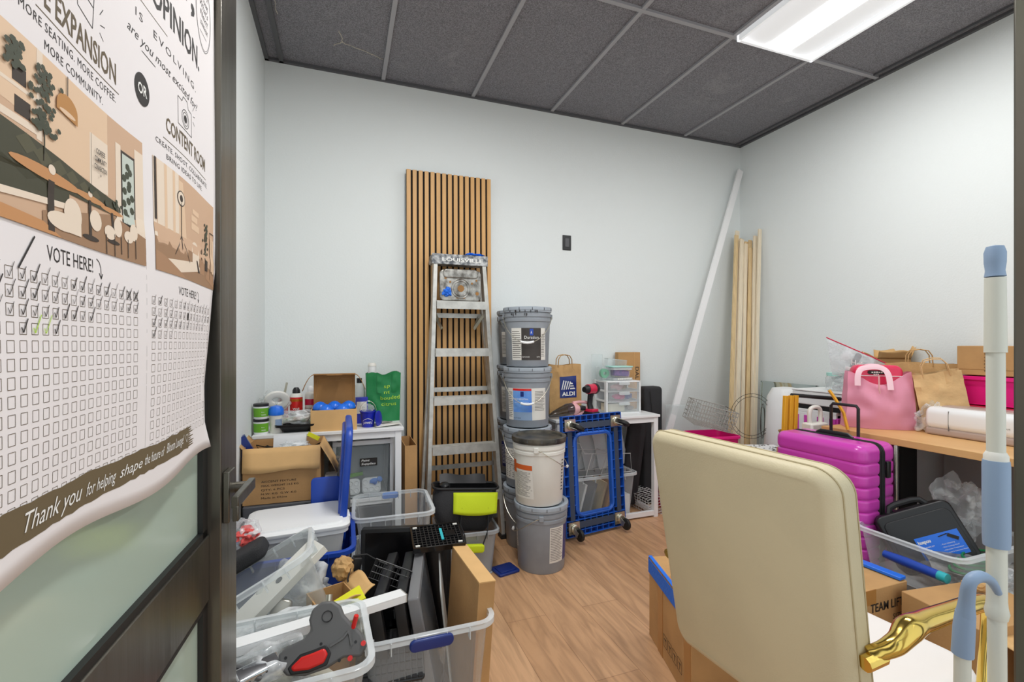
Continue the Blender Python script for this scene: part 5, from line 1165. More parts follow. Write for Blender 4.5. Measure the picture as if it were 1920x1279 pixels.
for i in range(5):
    lb = ['leftmost', 'second', 'middle', 'fourth', 'rightmost'][i]+' smoky acrylic divider fanned above the file bin'
    g = G(); g.box((0, 0, .16), (.16, .003, .32)); o = one(g, 'acrylic_divider', 'clear_rim', lb, 'divider', (1.52+.115*i, 3.05, .33), (-4, -12, 12), group='acrylic dividers under the table')
t = thing('wire_rack', 'white wire file rack standing above the clear file bin', 'rack', (1.70, 2.93, .335))
g = G()
for y_ in (-.07, .07): g.tube([(-.23, y_, 0), (-.21, y_, .24), (-.17, y_, .23), (-.13, y_, .155), (.24, y_, .13), (.25, y_, 0), (-.23, y_, 0)], .0026, 6)
for x_ in (-.12, 0, .12): g.tube([(x_, -.07, 0), (x_+.05, -.07, .15), (x_+.05, .07, .15), (x_, .07, 0)], .0022, 6)
for x_ in (-.22, .245): g.tube([(x_, -.07, .01), (x_, .07, .01)], .0022, 6)
g.build('frame', 'wire', t)
wire_basket('wire_basket', 'white wire basket standing on end at the right under the table', .13, .26, .14, (2.09, 2.98, .05), (0, 82, 0), 6, 8, 4, .0022)

# ---------------------------------------------------------------- long white trim, strips in the corner
g = G(); g.bar((2.325, 2.96, .50), (3.262, 3.15, 2.765), .058, .014, (0, 1, 0))
one(g, 'trim_board', 'painted_strip', 'long white board leaning diagonally into the back right corner', 'board', bev=.001)
one(G().bb(-.065, .065, -.06, .06, 0, .495), 'crimson_carton', 'crimson', 'narrow crimson carton under the foot of the long white board', 'box', (2.345, 2.93, 0), bev=.003)
random.seed(21)
tops = [(3.165, 3.10, 2.18), (3.185, 3.11, 2.22), (3.195, 3.07, 2.14), (3.21, 3.09, 2.15), (3.22, 3.05, 2.10), (3.235, 3.06, 2.12), (3.24, 3.02, 2.06), (3.255, 3.04, 2.13), (3.268, 3.0, 2.16), (3.28, 2.965, 2.21)]
lbl = ['tan strip at the far left of the bundle', 'tall pale strip with square end, second from the left', 'thin strip, third from the left', 'brownish strip crossing in the middle of the bundle', 'pale strip in front at the middle', 'short strip just right of the middle', 'tan strip with a knot right of the middle', 'whitish strip, third from the right', 'pale strip, second from the right', 'tallest whitish strip at the far right, nearest the wall']
for i, (x_, y_, z_) in enumerate(tops):
    xb = 2.80+.029*i+random.uniform(-.006, .006); yb = 2.82+.012*(i % 2)
    g = G(); g.bar((xb, yb, 0), (x_, y_, z_), random.choice((.03, .038, .034)), .014, (0, 1, 0))
    one(g, 'wood_strip', random.choice(('pine', 'pine_pale', 'pine_pale')) if i not in (0, 6) else 'pine', lbl[i], 'wood strip', group='wooden strips leaning in the corner', bev=.0008)

# ---------------------------------------------------------------- things behind chair: magenta bin, baskets, hoops, mirror, roll
tub('storage_bin', 'tall magenta bin behind the chair with a white wire basket on it', .30, .26, .60, (2.52, 2.70, 0), (0, 0, -10), 'hotpink', 'hotpink', .9, .03, .006, ribs=False)
wire_basket('wire_basket', 'white wire basket tilted on the magenta bin', .30, .18, .15, (2.50, 2.72, .66), (10, 14, -12), 14, 8, 5, .0021, 'greywire')
t = thing('clear_crate', 'flimsy clear plastic crate behind the tilted wire basket', 'box', (2.48, 2.93, .40)); G().bb(-.15, .12, -.04, .04, 0, .38).build('body', 'thin_clear', t)
for i, (r_, lb) in enumerate(((.165, 'largest of the three wire wreath hoops'), (.125, 'middle one of the three wire wreath hoops'))):
    g = G()
    for q in (0, .022): g.tube([((r_-q)*math.cos(a), 0, (r_-q)*math.sin(a)) for a in [2*PI*k/40 for k in range(40)]], .0018, 5, True)
    for k in range(8): a = 2*PI*k/8; g.tube([(r_*math.cos(a), 0, r_*math.sin(a)), ((r_-.022)*math.cos(a), 0, (r_-.022)*math.sin(a))], .0015, 4)
    one(g, 'wreath_hoop', 'darkwire', lb+' in front of the corner strips', 'wire hoop', (2.82+.05*i, 2.62-.05*i, .72-.03*i), (0, 0, -15+50*i))
t = thing('spotted_box', 'white box with black spots seen just above the chair back', 'box', (2.62, 2.35, .30), (0, 0, -20)); G().bb(-.13, .13, -.1, .1, 0, .26).build('body', 'white', t, bev=.002)
g = G(); random.seed(3)
for i in range(40): x_, y_ = random.uniform(-.12, .12), random.uniform(-.09, .09); g.cyl((x_, y_, .26), .006, .0012, 8)
g.build('spots', 'ink', t)
g = G(); g.lathe([(.05, 0), (.075, .09), (.08, .1), (.072, .1), (.045, .005), (0, .005)], 28); one(g, 'round_basket', 'card_dark', 'small round brown basket left of the magenta suitcase', 'basket', (2.66, 2.16, .60))
one(G().blob((0, 0, 0), (.06, .05, .05), 6, .4, 2, 3), 'fabric_bundle', 'paleblue', 'bluish wrapped bundle in the round basket', 'bundle', (2.655, 2.15, .66))
one(G().bb(-.05, .05, -.05, .05, 0, .598), 'plinth_box', 'card', 'plain brown carton standing under the round basket', 'box', (2.64, 2.17, 0), (0, 0, 15))
t = thing('mirror', 'tall frameless mirror leaning against the right wall beside the strips', 'mirror', (3.245, 2.66, .0), (0, 1.5, 0)); G().bb(-.003, .003, -.28, .28, .0, .94).build('glass', 'mirror', t, bev=.001)
g = G(); g.bb(-.006, .004, -.285, -.27, 0, .945); g.bb(-.006, .004, .27, .285, 0, .945); g.bb(-.006, .004, -.28, .28, .935, .945); g.build('bevelled_edge', 'mirror', t)
t = thing('foam_roll', 'thick white rolled foam standing by the mirror', 'roll', (3.02, 2.52, 0), (0, 2, 0)); g = G(); g.lathe([(0, 0), (.125, 0), (.135, .5), (.13, .86), (.10, .925), (.04, .935), (0, .935)], 32)
for v in g.v: v += Vector((noise.noise(v*4), noise.noise(v*4+Vector((9, 0, 0))), 0))*.018
g.build('roll', 'white', t)
# drawer cart with white printer, jar, brush
t = thing('drawer_cart', 'white cart with pink drawers behind the suitcase', 'drawers', (3.08, 2.19, 0), (0, 0, 0))
g = G(); g.bb(-.2, .2, -.15, .15, .80, .82); g.bb(-.2, -.185, -.15, .15, .0, .80); g.bb(.185, .2, -.15, .15, 0, .80); g.bb(-.2, .2, .135, .15, 0, .8); g.build('frame', 'white', t, bev=.002)
for k in range(4):
    G().bb(-.2, .18, -.16, -.145, .02+.195*k, .20+.195*k).build('drawer', 'magenta' if k % 2 else 'pink', t, bev=.004)
g = G(); 
for y_ in (-.13, -.05, .04, .12): g.bb(-.206, -.2, y_-.02, y_+.02, .02, .78)
g.build('pink_stripe', 'magenta', t)
t = thing('printer', 'white flatbed printer on the pink drawer cart', 'printer', (3.08, 2.17, .821), (0, 0, 0))
G().bb(-.2, .2, -.17, .17, .03, .115).build('body', 'white', t, bev=.006); G().bb(-.19, .19, -.16, .16, 0, .028).build('base', 'black', t, bev=.003)
G().bb(-.203, .203, -.173, .173, .117, .127).build('lid', 'white', t, bev=.003)
t = thing('glass_jar', 'clear jar with a green band on the white printer', 'jar', (3.0, 2.13, .949)); G().lathe([(0, 0), (.05, 0), (.055, .02), (.055, .08), (.045, .095), (.045, .11)], 24).build('jar', 'film', t); G().lathe([(.046, .095), (.049, .095), (.049, .115), (.0, .115)], 24).build('lid', 'mint', t)
plastic_bag('plastic_bag', 'heap of clear wrap and beads on the white printer', (3.08, 2.08, 1.0), (.10, .08, .05), 71)
t = thing('black_clamp', 'black plastic clamp leaning out behind the clear zip bag', 'clamp', (3.14, 2.13, 1.06), (0, 35, 0)); G().box((0, 0, .07), (.035, .03, .16)).build('handle', 'black', t, bev=.01); G().box((.03, 0, .0), (.06, .03, .07)).build('jaw', 'black', t, bev=.01)
# yellow folding frame and black luggage bar behind suitcase
for i, x_ in enumerate((2.50, 2.545, 2.585)):
    lb = ['left', 'middle', 'right'][i]+' upright of three yellow wooden bars behind the suitcase'
    g = G(); g.bar((x_, 2.10, .4), (x_+.03, 2.10, .935), .026, .02, (0, 1, 0)); one(g, 'yellow_bar', 'yellow', lb, 'bar', group='yellow upright bars', bev=.002)
g = G(); g.tube([(2.57, 1.86, .99), (2.585, 1.84, .95), (2.60, 1.80, .87), (2.605, 1.78, .78)], .012, 8, flat=.7); one(g, 'yellow_hook', 'yellow', 'curved yellow wooden bar slanting behind the suitcase top', 'bar')
g = G(); g.tube([(2.60, 2.12, .935), (3.0, 2.02-.05, .90)], .012, 8); one(g, 'black_bar', 'black', 'black bar running behind the yellow pieces', 'bar')
t = thing('white_case', 'narrow off-white case with a curved handle standing behind the suitcase', 'case', (2.685, 2.03, 0))
G().bb(-.07, .07, -.035, .035, 0, .775).build('body', 'offwhite', t, bev=.01)
G().tube(smooth([(-.045, 0, .77), (-.045, 0, .84), (-.025, 0, .865), (.025, 0, .865), (.045, 0, .84), (.045, 0, .77)]), .012, 10).build('handle', 'offwhite', t)

# ---------------------------------------------------------------- suitcase
def suitcase():
    t = thing('suitcase', 'ribbed magenta hard-shell suitcase standing by the desk with its handle up', 'suitcase', (2.43, 1.745, 0), (0, 0, 3))
    W, D_, Z0, Z1 = .47, .27, .04, .765                                # y, x, z
    def shell(x0, x1, outer):
        hz = (Z1-Z0); zc = (Z0+Z1)/2; Ls = []
        n = 10; e = .045
        for i in range(n+1):
            u = i/n; xx = x0+(x1-x0)*u
            k = e*(1-math.sqrt(max(0, 1-(1-min(1, u*(abs(x1-x0))/e))**2))) if u*abs(x1-x0) < e else 0
            L_ = []
            for (py, pz, _) in rr(W-2*k, hz-2*k, max(.05-k, .012), 0, 6): L_.append((xx, py, zc+pz))
            Ls.append(L_)
        return Ls
    def ridged(x0, x1):
        # subdivided ring along z with grooves: built as stacked horizontal rounded rectangles clipped to half depth
        g = G(); nz = 230; Ls = []
        for i in range(nz+1):
            z = Z0+(Z1-Z0)*i/nz; d0 = min(z-Z0, Z1-z); e = .04
            k = e*(1-math.sqrt(max(0, 1-(1-min(1, d0/e))**2))) if d0 < e else 0
            q = (z-Z0-.085) % .058; gro = .006*math.exp(-((q-.029)/.0035)**2)+.0025*math.exp(-((q-.033)/.009)**2) if .07 < z-Z0 < (Z1-Z0-.07) else 0
            k2 = k+gro; ring = []
            for px_, py_, _ in rr(2*abs(x1-x0)-2*k2, W-2*k2, max(.05-k, .012), 0, 6): ring.append((px_, py_))
            # keep the outer half only
            sgn = -1 if x0 < x1 else 1
            ring2 = []
            for px_, py_ in ring:
                xx = x1+px_
                if sgn < 0: xx = min(xx, x1)
                else: xx = max(xx, x1)
                ring2.append((xx, py_, z))
            Ls.append(ring2)
        return g.loops(Ls)
    ridged(-D_/2, -.012).build('front_shell', 'magenta', t, ang=50)
    ridged(D_/2, .028).build('rear_shell', 'magenta', t, ang=50)
    g = G(); Ls = []
    for x_, k in ((-.014, .004), (-.012, 0), (.028, 0), (.03, .004)): Ls.append([(x_, p[0], (Z0+Z1)/2+p[1]) for p in rr(W+.004-2*k, Z1-Z0+.004-2*k, .05, 0, 6)])
    z_ = g.loops(Ls).build('zipper_band', 'black', t, ang=50)
    g = G()
    for x_ in (.004, .014): g.tube([(x_, p[0], (Z0+Z1)/2+p[1]) for p in rr(W+.005, Z1-Z0+.005, .05, 0, 6)], .002, 5, True)
    g.build('zipper', 'dark', z_)
    g = G(); g.bb(.032, .06, -W/2-.012, -W/2+.004, .60, .68); lk = g.build('lock', 'black', t, bev=.004)
    g = G(); g.tube([(.055, -W/2+.002, .57-.14), (.055, -W/2-.025, .55-.14), (.055, -W/2-.028, .48-.14), (.055, -W/2-.025, .41-.14), (.055, -W/2+.002, .39-.14)], .010, 8, flat=1.4); g.build('side_handle', 'black', t)
    g = G(); g.tube([(.02, -.09, Z1-.002), (.02, -.07, Z1+.012), (.02, .07, Z1+.012), (.02, .09, Z1-.002)], .008, 8, flat=1.6); g.build('top_handle', 'black', t)
    g = G(); g.tube([(.105, -.07, Z1-.02), (.105, -.07, Z1+.145), (.105, -.06, Z1+.158), (.105, .06, Z1+.158), (.105, .07, Z1+.145), (.105, .07, Z1-.02)], .008, 8); g.build('pull_handle', 'black', t)
    G().bb(-.10, -.092, -.03, .03, Z1-.012, Z1-.004).build('badge', 'dark', t)
    for sx in (-1, 1):
        for sy in (-1, 1):
            g = G(Matrix.Translation((sx*.09, sy*.19, .024)) @ Matrix.Rotation(R(90), 4, 'X')); g.lathe([(0, -.011), (.022, -.011), (.024, 0), (.022, .011), (0, .011)], 16); g.box((0, .018, 0), (.03, .02, .03)); g.build('wheel', 'black', t)
suitcase()

# ---------------------------------------------------------------- desk along the right wall
t = thing('desk', 'oak-topped desk along the right wall holding bags and the cutting machine', 'desk', (2.955, 1.42, 0))
G().bb(-.345, .35, -.60, .515, .74, .775).build('desktop', 'desk_wood', t, bev=.002)
for y_ in (.34, -.52):
    g = G(); g.lathe([(0, 0), (.02, 0), (.024, .74), (0, .74)], 20, (.0, y_, 0)); g.build('leg', 'chrome', t)
for y_ in (.34, -.52): G().cyl((-.25, y_, 0), .018, .74, 20).build('leg', 'chrome', t) if y_ < 0 else None
M['matt_black'] = mat('matt_black_panel', (20, 20, 21), .8)  # the boards' own flat black
one(G().bb(-.01, .01, -.12, .12, 0, .72), 'black_board', 'matt_black', 'tall matt black panel stored under the desk, nearer the suitcase', 'panel', (3.05, 1.98, 0), (0, 0, -70))
one(G().bb(-.01, .01, -.11, .11, 0, .72), 'black_board', 'matt_black', 'tall matt black panel stored under the desk beside the chrome leg', 'panel', (3.10, 1.78, 0), (0, 0, -80))
M['shade_grey'] = mat('wall_shade_grey', (150, 147, 146), .8)  # flat grey paints the shade of the wall under the desk
one(G().bb(-.006, .006, -.42, .42, .0, .735), 'shade_sheet', 'shade_grey', 'plain grey sheet standing in for the shaded wall under the desk', 'panel', (3.24, 1.25, 0))
# pink tote with red case
t = thing('tote_bag', 'sheer pink fabric tote bag on the desk with a red case inside', 'bag', (2.86, 1.79, .776), (0, 0, -40))
def pb(u, v, s):
    w_ = .335*(1-.12*v); n = noise.noise(Vector((u*4, v*4, s*3)))*.02
    return Vector((-w_/2+w_*u+n*.5, s*(.075+.03*math.sin(PI*v))*(1-.4*v)*(.35+.65*math.sin(PI*min(max(u, .04), .96))**.5)+n, .31*v-.075*math.sin(PI*u)**1.5*v**3+.01*v))
g = G()
for s in (-1, 1): g.grid(lambda u, v: pb(u, v, s), 18, 16)
for u0 in (0, 1): g.grid(lambda u, v: pb(u0, v, -1).lerp(pb(u0, v, 1), u), 2, 16)
g.grid(lambda u, v: pb(u, 0, -1).lerp(pb(u, 0, 1), v), 18, 2)
g.build('body', 'pinkfab', t)
g = G()
g.tube(smooth([(-.115, -.075, .24), (-.112, -.07, .30), (-.09, -.06, .335), (-.03, -.055, .345), (.01, -.058, .335), (.03, -.068, .30), (.036, -.082, .22)]), .0016, 8, flat=9)
g.tube(smooth([(-.10, .06, .26), (-.06, .05, .33), (.0, .05, .345), (.08, .05, .32), (.11, .06, .26)]), .0016, 8, flat=9)
g.build('strap', 'pale_pink', t)
g = G(); g.tube([(-.02, -.085, .30), (-.02, -.09, .22), (-.015, -.085, .20)], .004, 6); g.build('toggle', 'pink', t)
t = thing('red_case', 'glossy red hard case sticking out of the pink tote', 'case', (2.862, 1.80, .815), (0, 0, -40))
M['redcase'] = mat('coral_red_case', (222, 48, 88), .3)
G().slab(.235, .315, .09, .04, .02, fn=lambda p: Vector((p.x, p.z, p.y+.158))).build('shell', 'redcase', t)
g = G(); g.slab(.085, .022, .004, .010, .001, fn=lambda p: Vector((p.x-.01, p.z-.047, p.y+.275))); e_ = g.build('name_badge', 'ink', t); g = G(front(-.035, -.0495, .271)); [g.bb(.0+.011*k, .008+.011*k, .001*(k % 2), .007+.001*(k % 3), 0, .0003) for k in range(5)]; [g.bb(.010+.009*k, .016+.009*k, -.010, -.004, 0, .0003) for k in range(3)]; g.build('lettering', 'white_ink', e_, smooth=False, fix=False)
g = G(); g.tube([(-.118, -.02, .255), (-.11, -.046, .255), (.11, -.046, .255), (.118, -.02, .255)], .002, 5); g.build('groove', 'white', t)
# zip bag
t = thing('zip_bag', 'large clear zip bag with magenta seal slumped above the pink tote', 'bag', (2.93, 1.92, 1.06), (0, 0, -42))
M['zipfilm'] = clear('zip_bag_film', (226, 228, 230), .3, .6, .12, cloud=.35)
def zf(u, v, s=1):
    x_ = -.15+.33*u; z_ = v*(.23-.17*u)+.0; return Vector((x_-.03*v, s*.02*math.sin(PI*u)*math.sin(PI*v)+.012*noise.noise(Vector((u*5, v*5, 0))), z_+.0-.05*u*(1-v)))
g = G(); g.grid(lambda u, v: zf(u, v, 1), 14, 10); g.grid(lambda u, v: zf(u, v, -1), 14, 10); g.build('film', 'zipfilm', t)
g = G(); g.tube([zf(i/12, 1) for i in range(13)], .0035, 6); g.build('zip_seal', 'crimson', t)
g = G(); text(g, 'Hefty', 0, 0, .085, .028, shear=.2, bold=.02, fn=lambda a, b: zf(.32+a/.33, .42+b/.14, -1)+Vector((0, -.006, 0))); g.build('lettering', 'white_ink', t, smooth=False, fix=False)
g = G(); g.grid(lambda u, v: zf(.22+.42*u, .22+.12*v, -1)+Vector((0, -.004, 0)), 8, 2); g.build('write_on_strip', 'white', t, fix=False)
# kraft bags and boxes along the wall
kb1 = thing('paper_bag', 'upright brown paper bag with black handwriting behind the pink tote', 'bag', (3.12, 1.73, .776), (0, 0, -50)); kraft_bag(kb1, .32, .10, .365, 5)
g = G(); text(g, 'Kin-t', 0, 0, .05, .018, shear=.2, bold=.01, fn=lambda a, b: kb((a+.02)/.30, (.155+b)/.365, -1, .30, .10, .365, 5)+Vector((0, -.003, 0))); text(g, 'Cust', 0, -.03, .045, .018, shear=.2, bold=.01, fn=lambda a, b: kb((a+.02)/.30, (.155+b)/.365, -1, .30, .10, .365, 5)+Vector((0, -.003, 0))); g.build('handwriting', 'ink', kb1, smooth=False, fix=False)
kb2 = thing('paper_bag', 'rumpled brown paper bag slouching above the cutting machine', 'bag', (3.05, 1.555, .785), (4, -10, -56)); kraft_bag(kb2, .20, .10, .32, 15, True, 'kraft_pale')
carton('carton', 'small open brown carton behind the zip bag near the wall', .16, .13, .13, (3.22, 1.93, 1.03), -50, (50, 60, 30, 70), tape=False)
one(G().bb(-.09, .09, -.09, .09, 0, .25), 'grey_carton', 'card_dark', 'brown carton holding up the small open one against the wall', 'box', (3.215, 1.955, .776), bev=.003)
plastic_bag('plastic_bag', 'grey translucent bag of trinkets between pink tote and cutting machine', (2.96, 1.58, .85), (.05, .06, .075), 81, 'film')
t = tub('storage_bin', 'shallow hot pink bin under a brown carton near the pole', .16, .26, .15, (3.21, 1.43, .93), (0, 0, 0), 'hotpink', 'hotpink', .88, .02, .006, ribs=False)
t = tub('storage_bin', 'translucent crimson bin below the hot pink one on the desk', .17, .30, .15, (3.21, 1.43, .776), (0, 0, 0), 'crimson', 'crimson', .9, .02, .004, ribs=False)
t = carton('carton', 'brown shipping carton with small black print on the hot pink bin', .16, .32, .155, (3.215, 1.40, 1.085), 0, tape=False)
g = G(leftf(-.0812, .045, .125))
for k, s_ in enumerate(('Timer:', 'SKU/Style:', 'Country:', 'Gross W:', 'Net W:', 'Carton:', 'Carton #:')): text(g, s_, 0, -.0175*k, .012*len(s_)*.7, .010)
g.build('lettering', 'ink', t, smooth=False, fix=False); G().bb(-.081, .081, -.161, .161, .03, .032).build('edge_fold', 'card_dark', t)
# cutting machine
t = thing('cutting_machine', 'long white craft cutting machine with taupe lid on the desk', 'machine', (2.98, 1.31, .776), (0, 0, 0))
def cm(x0, x1, y0, y1, z0, z1, r_, m, name, par=None, e=.02):
    g = G(); g.slab(x1-x0, z1-z0, y1-y0, r_, e, fn=lambda p: Vector(((x0+x1)/2+p.x, (y0+y1)/2+p.z, (z0+z1)/2+p.y))); return g.build(name, m, par or t)
cm(-.085, .09, -.27, .27, .03, .145, .035, 'white', 'body'); cm(-.08, .09, -.27, .27, .0, .04, .012, 'taupe', 'base', e=.01)
cm(-.035, .085, -.262, .225, .13, .151, .009, 'taupe', 'lid', e=.008); g = G(); g.bb(-.0862, -.08, .165, .167, .03, .13); g.build('seam', 'ink_grey', t)
g = G(leftf(-.0865, -.03, .075)); text(g, 'cricut', 0, 0, .04, .009); g.build('lettering', 'ink_grey', t, smooth=False, fix=False)

# ---------------------------------------------------------------- bin with tool case, under and before the desk
tub('storage_bin', 'clear bin under the desk holding the black tool case', .56, .40, .20, (2.545, 1.32, .205), (0, 0, 0), 'clear', 'clear_rim', .88, .05, .014, ribs=False)
tub('storage_bin', 'milky bin with blue clasp beneath the tool case bin', .54, .38, .20, (2.52, 1.34, 0), (0, 0, 0), 'milky', 'milky', .9, .04, .012)
t = thing('tool_case', 'black hard tool case with blue label leaning in the clear bin', 'case', (2.53, 1.31, .245), (-16, -24, -38)); t.scale = (.9, .9, .9)
G().slab(.34, .29, .095, .035, .012, fn=lambda p: Vector((p.x, p.z, p.y+.15)), seg=6).build('shell', 'black', t)
g = G(); g.tube([(-.09, 0, .285), (-.07, 0, .318), (-.04, 0, .325), (.04, 0, .325), (.07, 0, .318), (.09, 0, .285)], .012, 8, flat=1.3); g.build('handle', 'black', t)
G().slab(.30, .24, .01, .03, .004, fn=lambda p: Vector((p.x, p.z-.05, p.y+.14))).build('raised_panel', 'black', t)
lb_ = G().bb(-.06, .13, -.0575, -.055, .05, .16).build('label_panel', 'blue_bright', t)
g = G(front(-.053, -.0585, .13)); text(g, 'huepou', 0, 0, .055, .016, bold=.03); text(g, 'HOT KNIFE KIT', 0, -.022, .06, .006); text(g, 'KD-8-3', 0, -.045, .04, .012, bold=.02)
for k, s_ in enumerate(('Fast Heating', 'Fine Cutting Head', 'Adjustable Temperature', 'Powerful & Convenient Power')): text(g, '- '+s_, .085, -.024-.013*k, .03+.0025*len(s_), .0055)
g.build('lettering', 'white_ink', lb_, smooth=False, fix=False)
g = G(); g.bar((.04, -.059, .145), (.08, -.059, .15), .002, .004); g.bar((.08, -.06, .145), (.115, -.06, .118), .002, .016); g.build('tool_picture', 'ink', lb_)
g = G(); g.bb(-.065, -.02, -.0578, -.0556, .03, .05); g.build('barcode_panel', 'label', lb_)
plastic_bag('plastic_bag', 'big crinkled clear bag standing at the right of the tool case', (2.80, 1.38, .46), (.09, .09, .13), 91)
g = G()
for k in range(4): g.tube([(2.50+.10*math.cos(a)+.03*k, 1.2+.05*math.sin(a), .30+.012*k) for a in [2*PI*i/24 for i in range(24)]], .005, 6, True)
one(g, 'green_cable', 'green', 'coil of green cord in the clear bin under the desk', 'cable')
one(G().blob((0, 0, 0), (.2, .13, .06), 33, .3, 2, 3), 'parts_heap', 'clutter_grey', 'dark mixed parts under the green cord in the bin', 'contents', (2.6, 1.25, .27))
t = thing('blue_scraper', 'long rounded blue plastic tool lying beside the milky bin', 'tool'); G().tube([(2.22, 1.36, .335), (2.22, 1.28, .335), (2.215, 1.16, .335)], [.016, .02, .018], 12).build('handle', 'blue', t); G().tube([(2.215, 1.16, .335), (2.213, 1.13, .335)], .019, 12).build('end_cap', 'teal', t)
# ---------------------------------------------------------------- cardboard boxes behind the chair
t = carton('carton', 'large brown carton with blue tape along its top edge, left of the chair', .36, .41, .335, (1.355, 1.442, 0), -16.5, tape=False)
g = G(); g.bb(-.1825, -.1805, -.207, .207, .268, .325); g.bb(-.1825, .1, .2055, .2075, .285, .33); g.bb(-.1825, -.168, -.207, .207, .3355, .3375); g.build('blue_tape', 'blue_tape', t)
g = G()
for y0 in (.10, -.15): g.bb(-.1815, -.1802, y0-.05, y0, .0, .335)
g.bb(-.181, .18, -.03, .03, .3352, .3362); g.build('packing_tape', 'pack_tape', t)
g = G(leftf(-.1818, .02, .06))
for k in range(4):
    x0 = .045*k-.02
    for a, b, c_, d_ in ((0, 0, .035, 0), (.035, 0, .035, .045), (.035, .045, 0, .045), (0, .045, 0, 0)): g.bar((x0+a, b, 0), (x0+c_, d_, 0), .0015, .0003, (0, 0, 1))
    g.bar((x0+.0175, .008, 0), (x0+.0175, .032, 0), .0025, .0003, (0, 0, 1)); g.bar((x0+.008, .03, 0), (x0+.027, .03, 0), .003, .0003, (0, 0, 1))
g.build('handling_symbols', 'ink', t, fix=False)
t = carton('carton', 'brown carton printed TEAM LIFT behind the white chair seat', .42, .40, .335, (1.84, 1.375, 0), 0, tape=False)
g = G(front(.0, -.2015, .25)); text(g, 'TEAM LIFT', 0, 0, .185, .032, bold=.015); text(g, 'SIZE', .125, -.045, .055, .02); g.build('lettering', 'ink', t, smooth=False, fix=False)
g = G(); g.bb(-.21, .21, -.03, .03, .3352, .3362); g.bb(-.03, .03, -.2014, -.2, .28, .335); g.build('packing_tape', 'pack_tape', t)
one(G().bb(-.02, .02, -.17, .17, 0, .012), 'blue_strip', 'blue_bright', 'flat bright blue strip lying along the edge of the printed carton', 'strip', (2.02, 1.35, .338), (0, 0, 5), bev=.002)
t = carton('carton', 'plain brown carton with a flat lid beyond the gold armrest', .38, .25, .325, (2.14, 1.0, 0), -7, None, tape=False)
t = carton('carton', 'brown carton with a bent flap at the right edge by the pole', .34, .26, .27, (2.16, .66, 0), 6, (10, 15, 8, 40), tape=False)
one(G().blob((0, 0, 0), (.05, .035, .025), 44, .15, 2.5, 4), 'kraft_wad', 'kraft', 'torn kraft packing paper on the flat-lidded carton', 'paper', (2.25, 1.06, .345))
plastic_bag('plastic_bag', 'clear bag of greenish parts between bin and flat-lidded carton', (2.43, 1.02, .3), (.07, .06, .06), 95)
one(G().bb(-.06, .06, -.12, .12, 0, .012), 'teal_folder', 'teal', 'teal plastic folder edge showing beside the chair seat', 'folder', (1.60, 1.05, .27), (0, 0, 5), bev=.003)
one(G().bb(-.14, .14, -.1, .1, 0, .268), 'dark_crate', 'darkgrey', 'dark grey crate beneath the teal folder', 'crate', (1.60, 1.03, 0), (0, 0, 5), bev=.004)

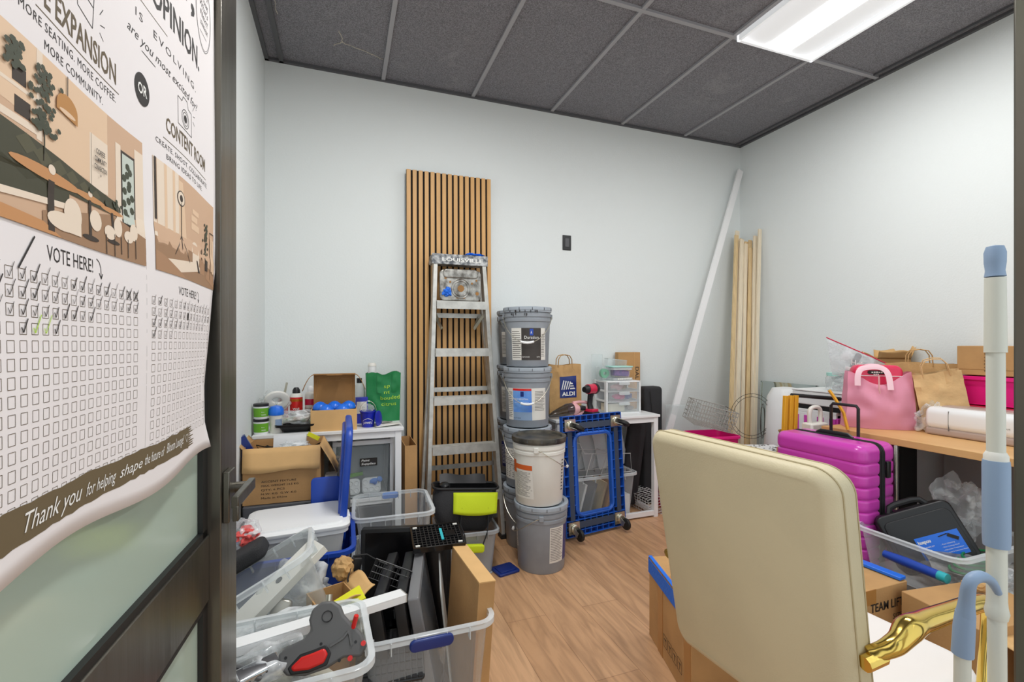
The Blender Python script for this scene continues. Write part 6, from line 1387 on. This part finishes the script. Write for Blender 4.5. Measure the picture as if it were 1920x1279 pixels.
# ---------------------------------------------------------------- office chair
def chair():
    t = thing('office_chair', 'cream high-backed office chair with gold arms, seen from behind', 'chair', (1.138, .877, 0), (0, 0, 5))
    # local: back faces -x, seat extends +x, width along y
    W, Hh, T = .49, .605, .085
    def bf(p):                                     # p.x along y (width), p.y along z, p.z thickness
        z = p.y+.7125; y = p.x*(1+.05*(z-.6)); lean = -.17*(z-.45)
        return Vector((-.19+lean+p.z+.16*y*y-.02*math.cos(y*6), y, z))
    g = G(); g.slab(W, Hh, T, .05, .028, seg=8, fn=bf, lay=5, inner=3)
    # fill wide faces with curvature: rebuild caps as grids is unnecessary, the slab is gently bowed
    b_ = g.build('backrest', 'cream', t, ang=50)
    for zz, r_ in ((T/2-.024, .0016), (-T/2+.022, .0016)):
        g = G(); g.tube([bf(Vector((p[0]*1.0, p[1], zz))) for p in rr(W+.0005, Hh+.0005, .05, 0, 8)], r_, 5, True); g.build('seam', 'cream_line', b_)
    g = G(); g.slab(.48, .50, .09, .08, .035, seg=8, fn=lambda p: Vector((p.x+.05, p.y, p.z+.44+.03*(p.x*1.5)**2)), lay=5); g.build('seat', 'whitefab', t, ang=50)
    for s in (-1, 1):
        y = s*.275
        g = G(); P_ = [(-.215, s*.25, .655), (-.195, s*.262, .662), (-.165, y, .678), (-.125, y, .694), (-.07, y, .695), (.05, y, .688), (.15, y, .68), (.19, y, .67), (.205, y, .64), (.19, y, .56), (.165, y, .45), (.15, s*.25, .41)]
        rs = [.014, .016, .019, .024, .02, .019, .019, .018, .015, .013, .013, .013]
        P_, rs = smooth(P_, rs); g.tube(P_, rs, 16); a_ = g.build('armrest', 'gold', t)
        g = G(); g.tube([(-.235, s*.255, .645), (-.19, s*.262, .652)], [.015, .015], 10); g.build('arm_bracket', 'gold', a_)
    g = G(); g.cyl((.02, 0, .10), .025, .30, 16); g.build('gas_column', 'gold', t); G().box((.02, 0, .395), (.22, .22, .03)).build('seat_plate', 'black', t, bev=.005)
    for k in range(5):
        a = 2*PI*k/5+.3; c_, s_ = math.cos(a), math.sin(a)
        g = G(); g.tube([(.02+.02*c_, .02*s_, .11), (.02+.16*c_, .16*s_, .085), (.02+.28*c_, .28*s_, .07)], [.028, .02, .014], 10); o = g.build('base_leg', 'gold', t)
        g = G(Matrix.Translation((.02+.28*c_, .28*s_, .027)) @ Matrix.Rotation(a, 4, 'Z') @ Matrix.Rotation(R(90), 4, 'X')); g.lathe([(0, -.018), (.024, -.018), (.027, 0), (.024, .018), (0, .018)], 16); g.build('caster', 'black', o)
chair()

# ---------------------------------------------------------------- white pole with blue grips
t = thing('grip_pole', 'white tubular pole with pale blue grips standing at the right by the door frame', 'pole', (.998, .441, 0), (-.6, .85, 0))
G().cyl((0, 0, 0), .0118, .98, 24).build('lower_tube', 'tubewhite', t)
g = G(); g.lathe([(0, .80), (.0135, .80), (.0155, .81), (.0135, .82), (.0128, .83), (.0128, .985), (0, .985)], 28); g.build('collar', 'tubewhite', t)
g = G(); g.lathe([(0, .915), (.0165, .917), (.0172, .93), (.0172, 1.05), (.0165, 1.058), (0, 1.06)], 28); g.build('lower_grip', 'paleblue', t)
G().cyl((0, 0, 1.05), .0118, .20, 24).build('upper_tube', 'tubewhite', t); G().lathe([(0, 1.055), (.0155, 1.057), (.0155, 1.066), (.0125, 1.072), (0, 1.073)], 24).build('grip_collar', 'offwhite', t)
G().lathe([(0, 1.235), (.0142, 1.236), (.0132, 1.36), (0, 1.362)], 28).build('top_sleeve', 'tubewhite', t)
G().lathe([(0, 1.36), (.0135, 1.362), (.012, 1.372), (.0135, 1.385), (.0138, 1.402), (.011, 1.412), (0, 1.415)], 28).build('end_cap', 'paleblue', t)
g = G(); q = [(-.009, -.006, .845), (-.03, -.006, .868), (-.055, -.004, .878), (-.072, .0, .870), (-.068, .006, .84), (-.064, .01, .81)]
q_, r__ = smooth(q, [.005, .007, .009, .009, .010, .0125]); g.tube(q_, r__, 14); g.tube([(-.064, .01, .815), (-.064, .012, .79), (-.062, .015, .745)], [.0125, .0138, .0142], 16); h_ = g.build('hook_grip', 'paleblue', t)
G().tube([(-.062, .015, .75), (-.063, .02, .3), (-.066, .03, .0)], .0108, 16).build('short_tube', 'tubewhite', t)
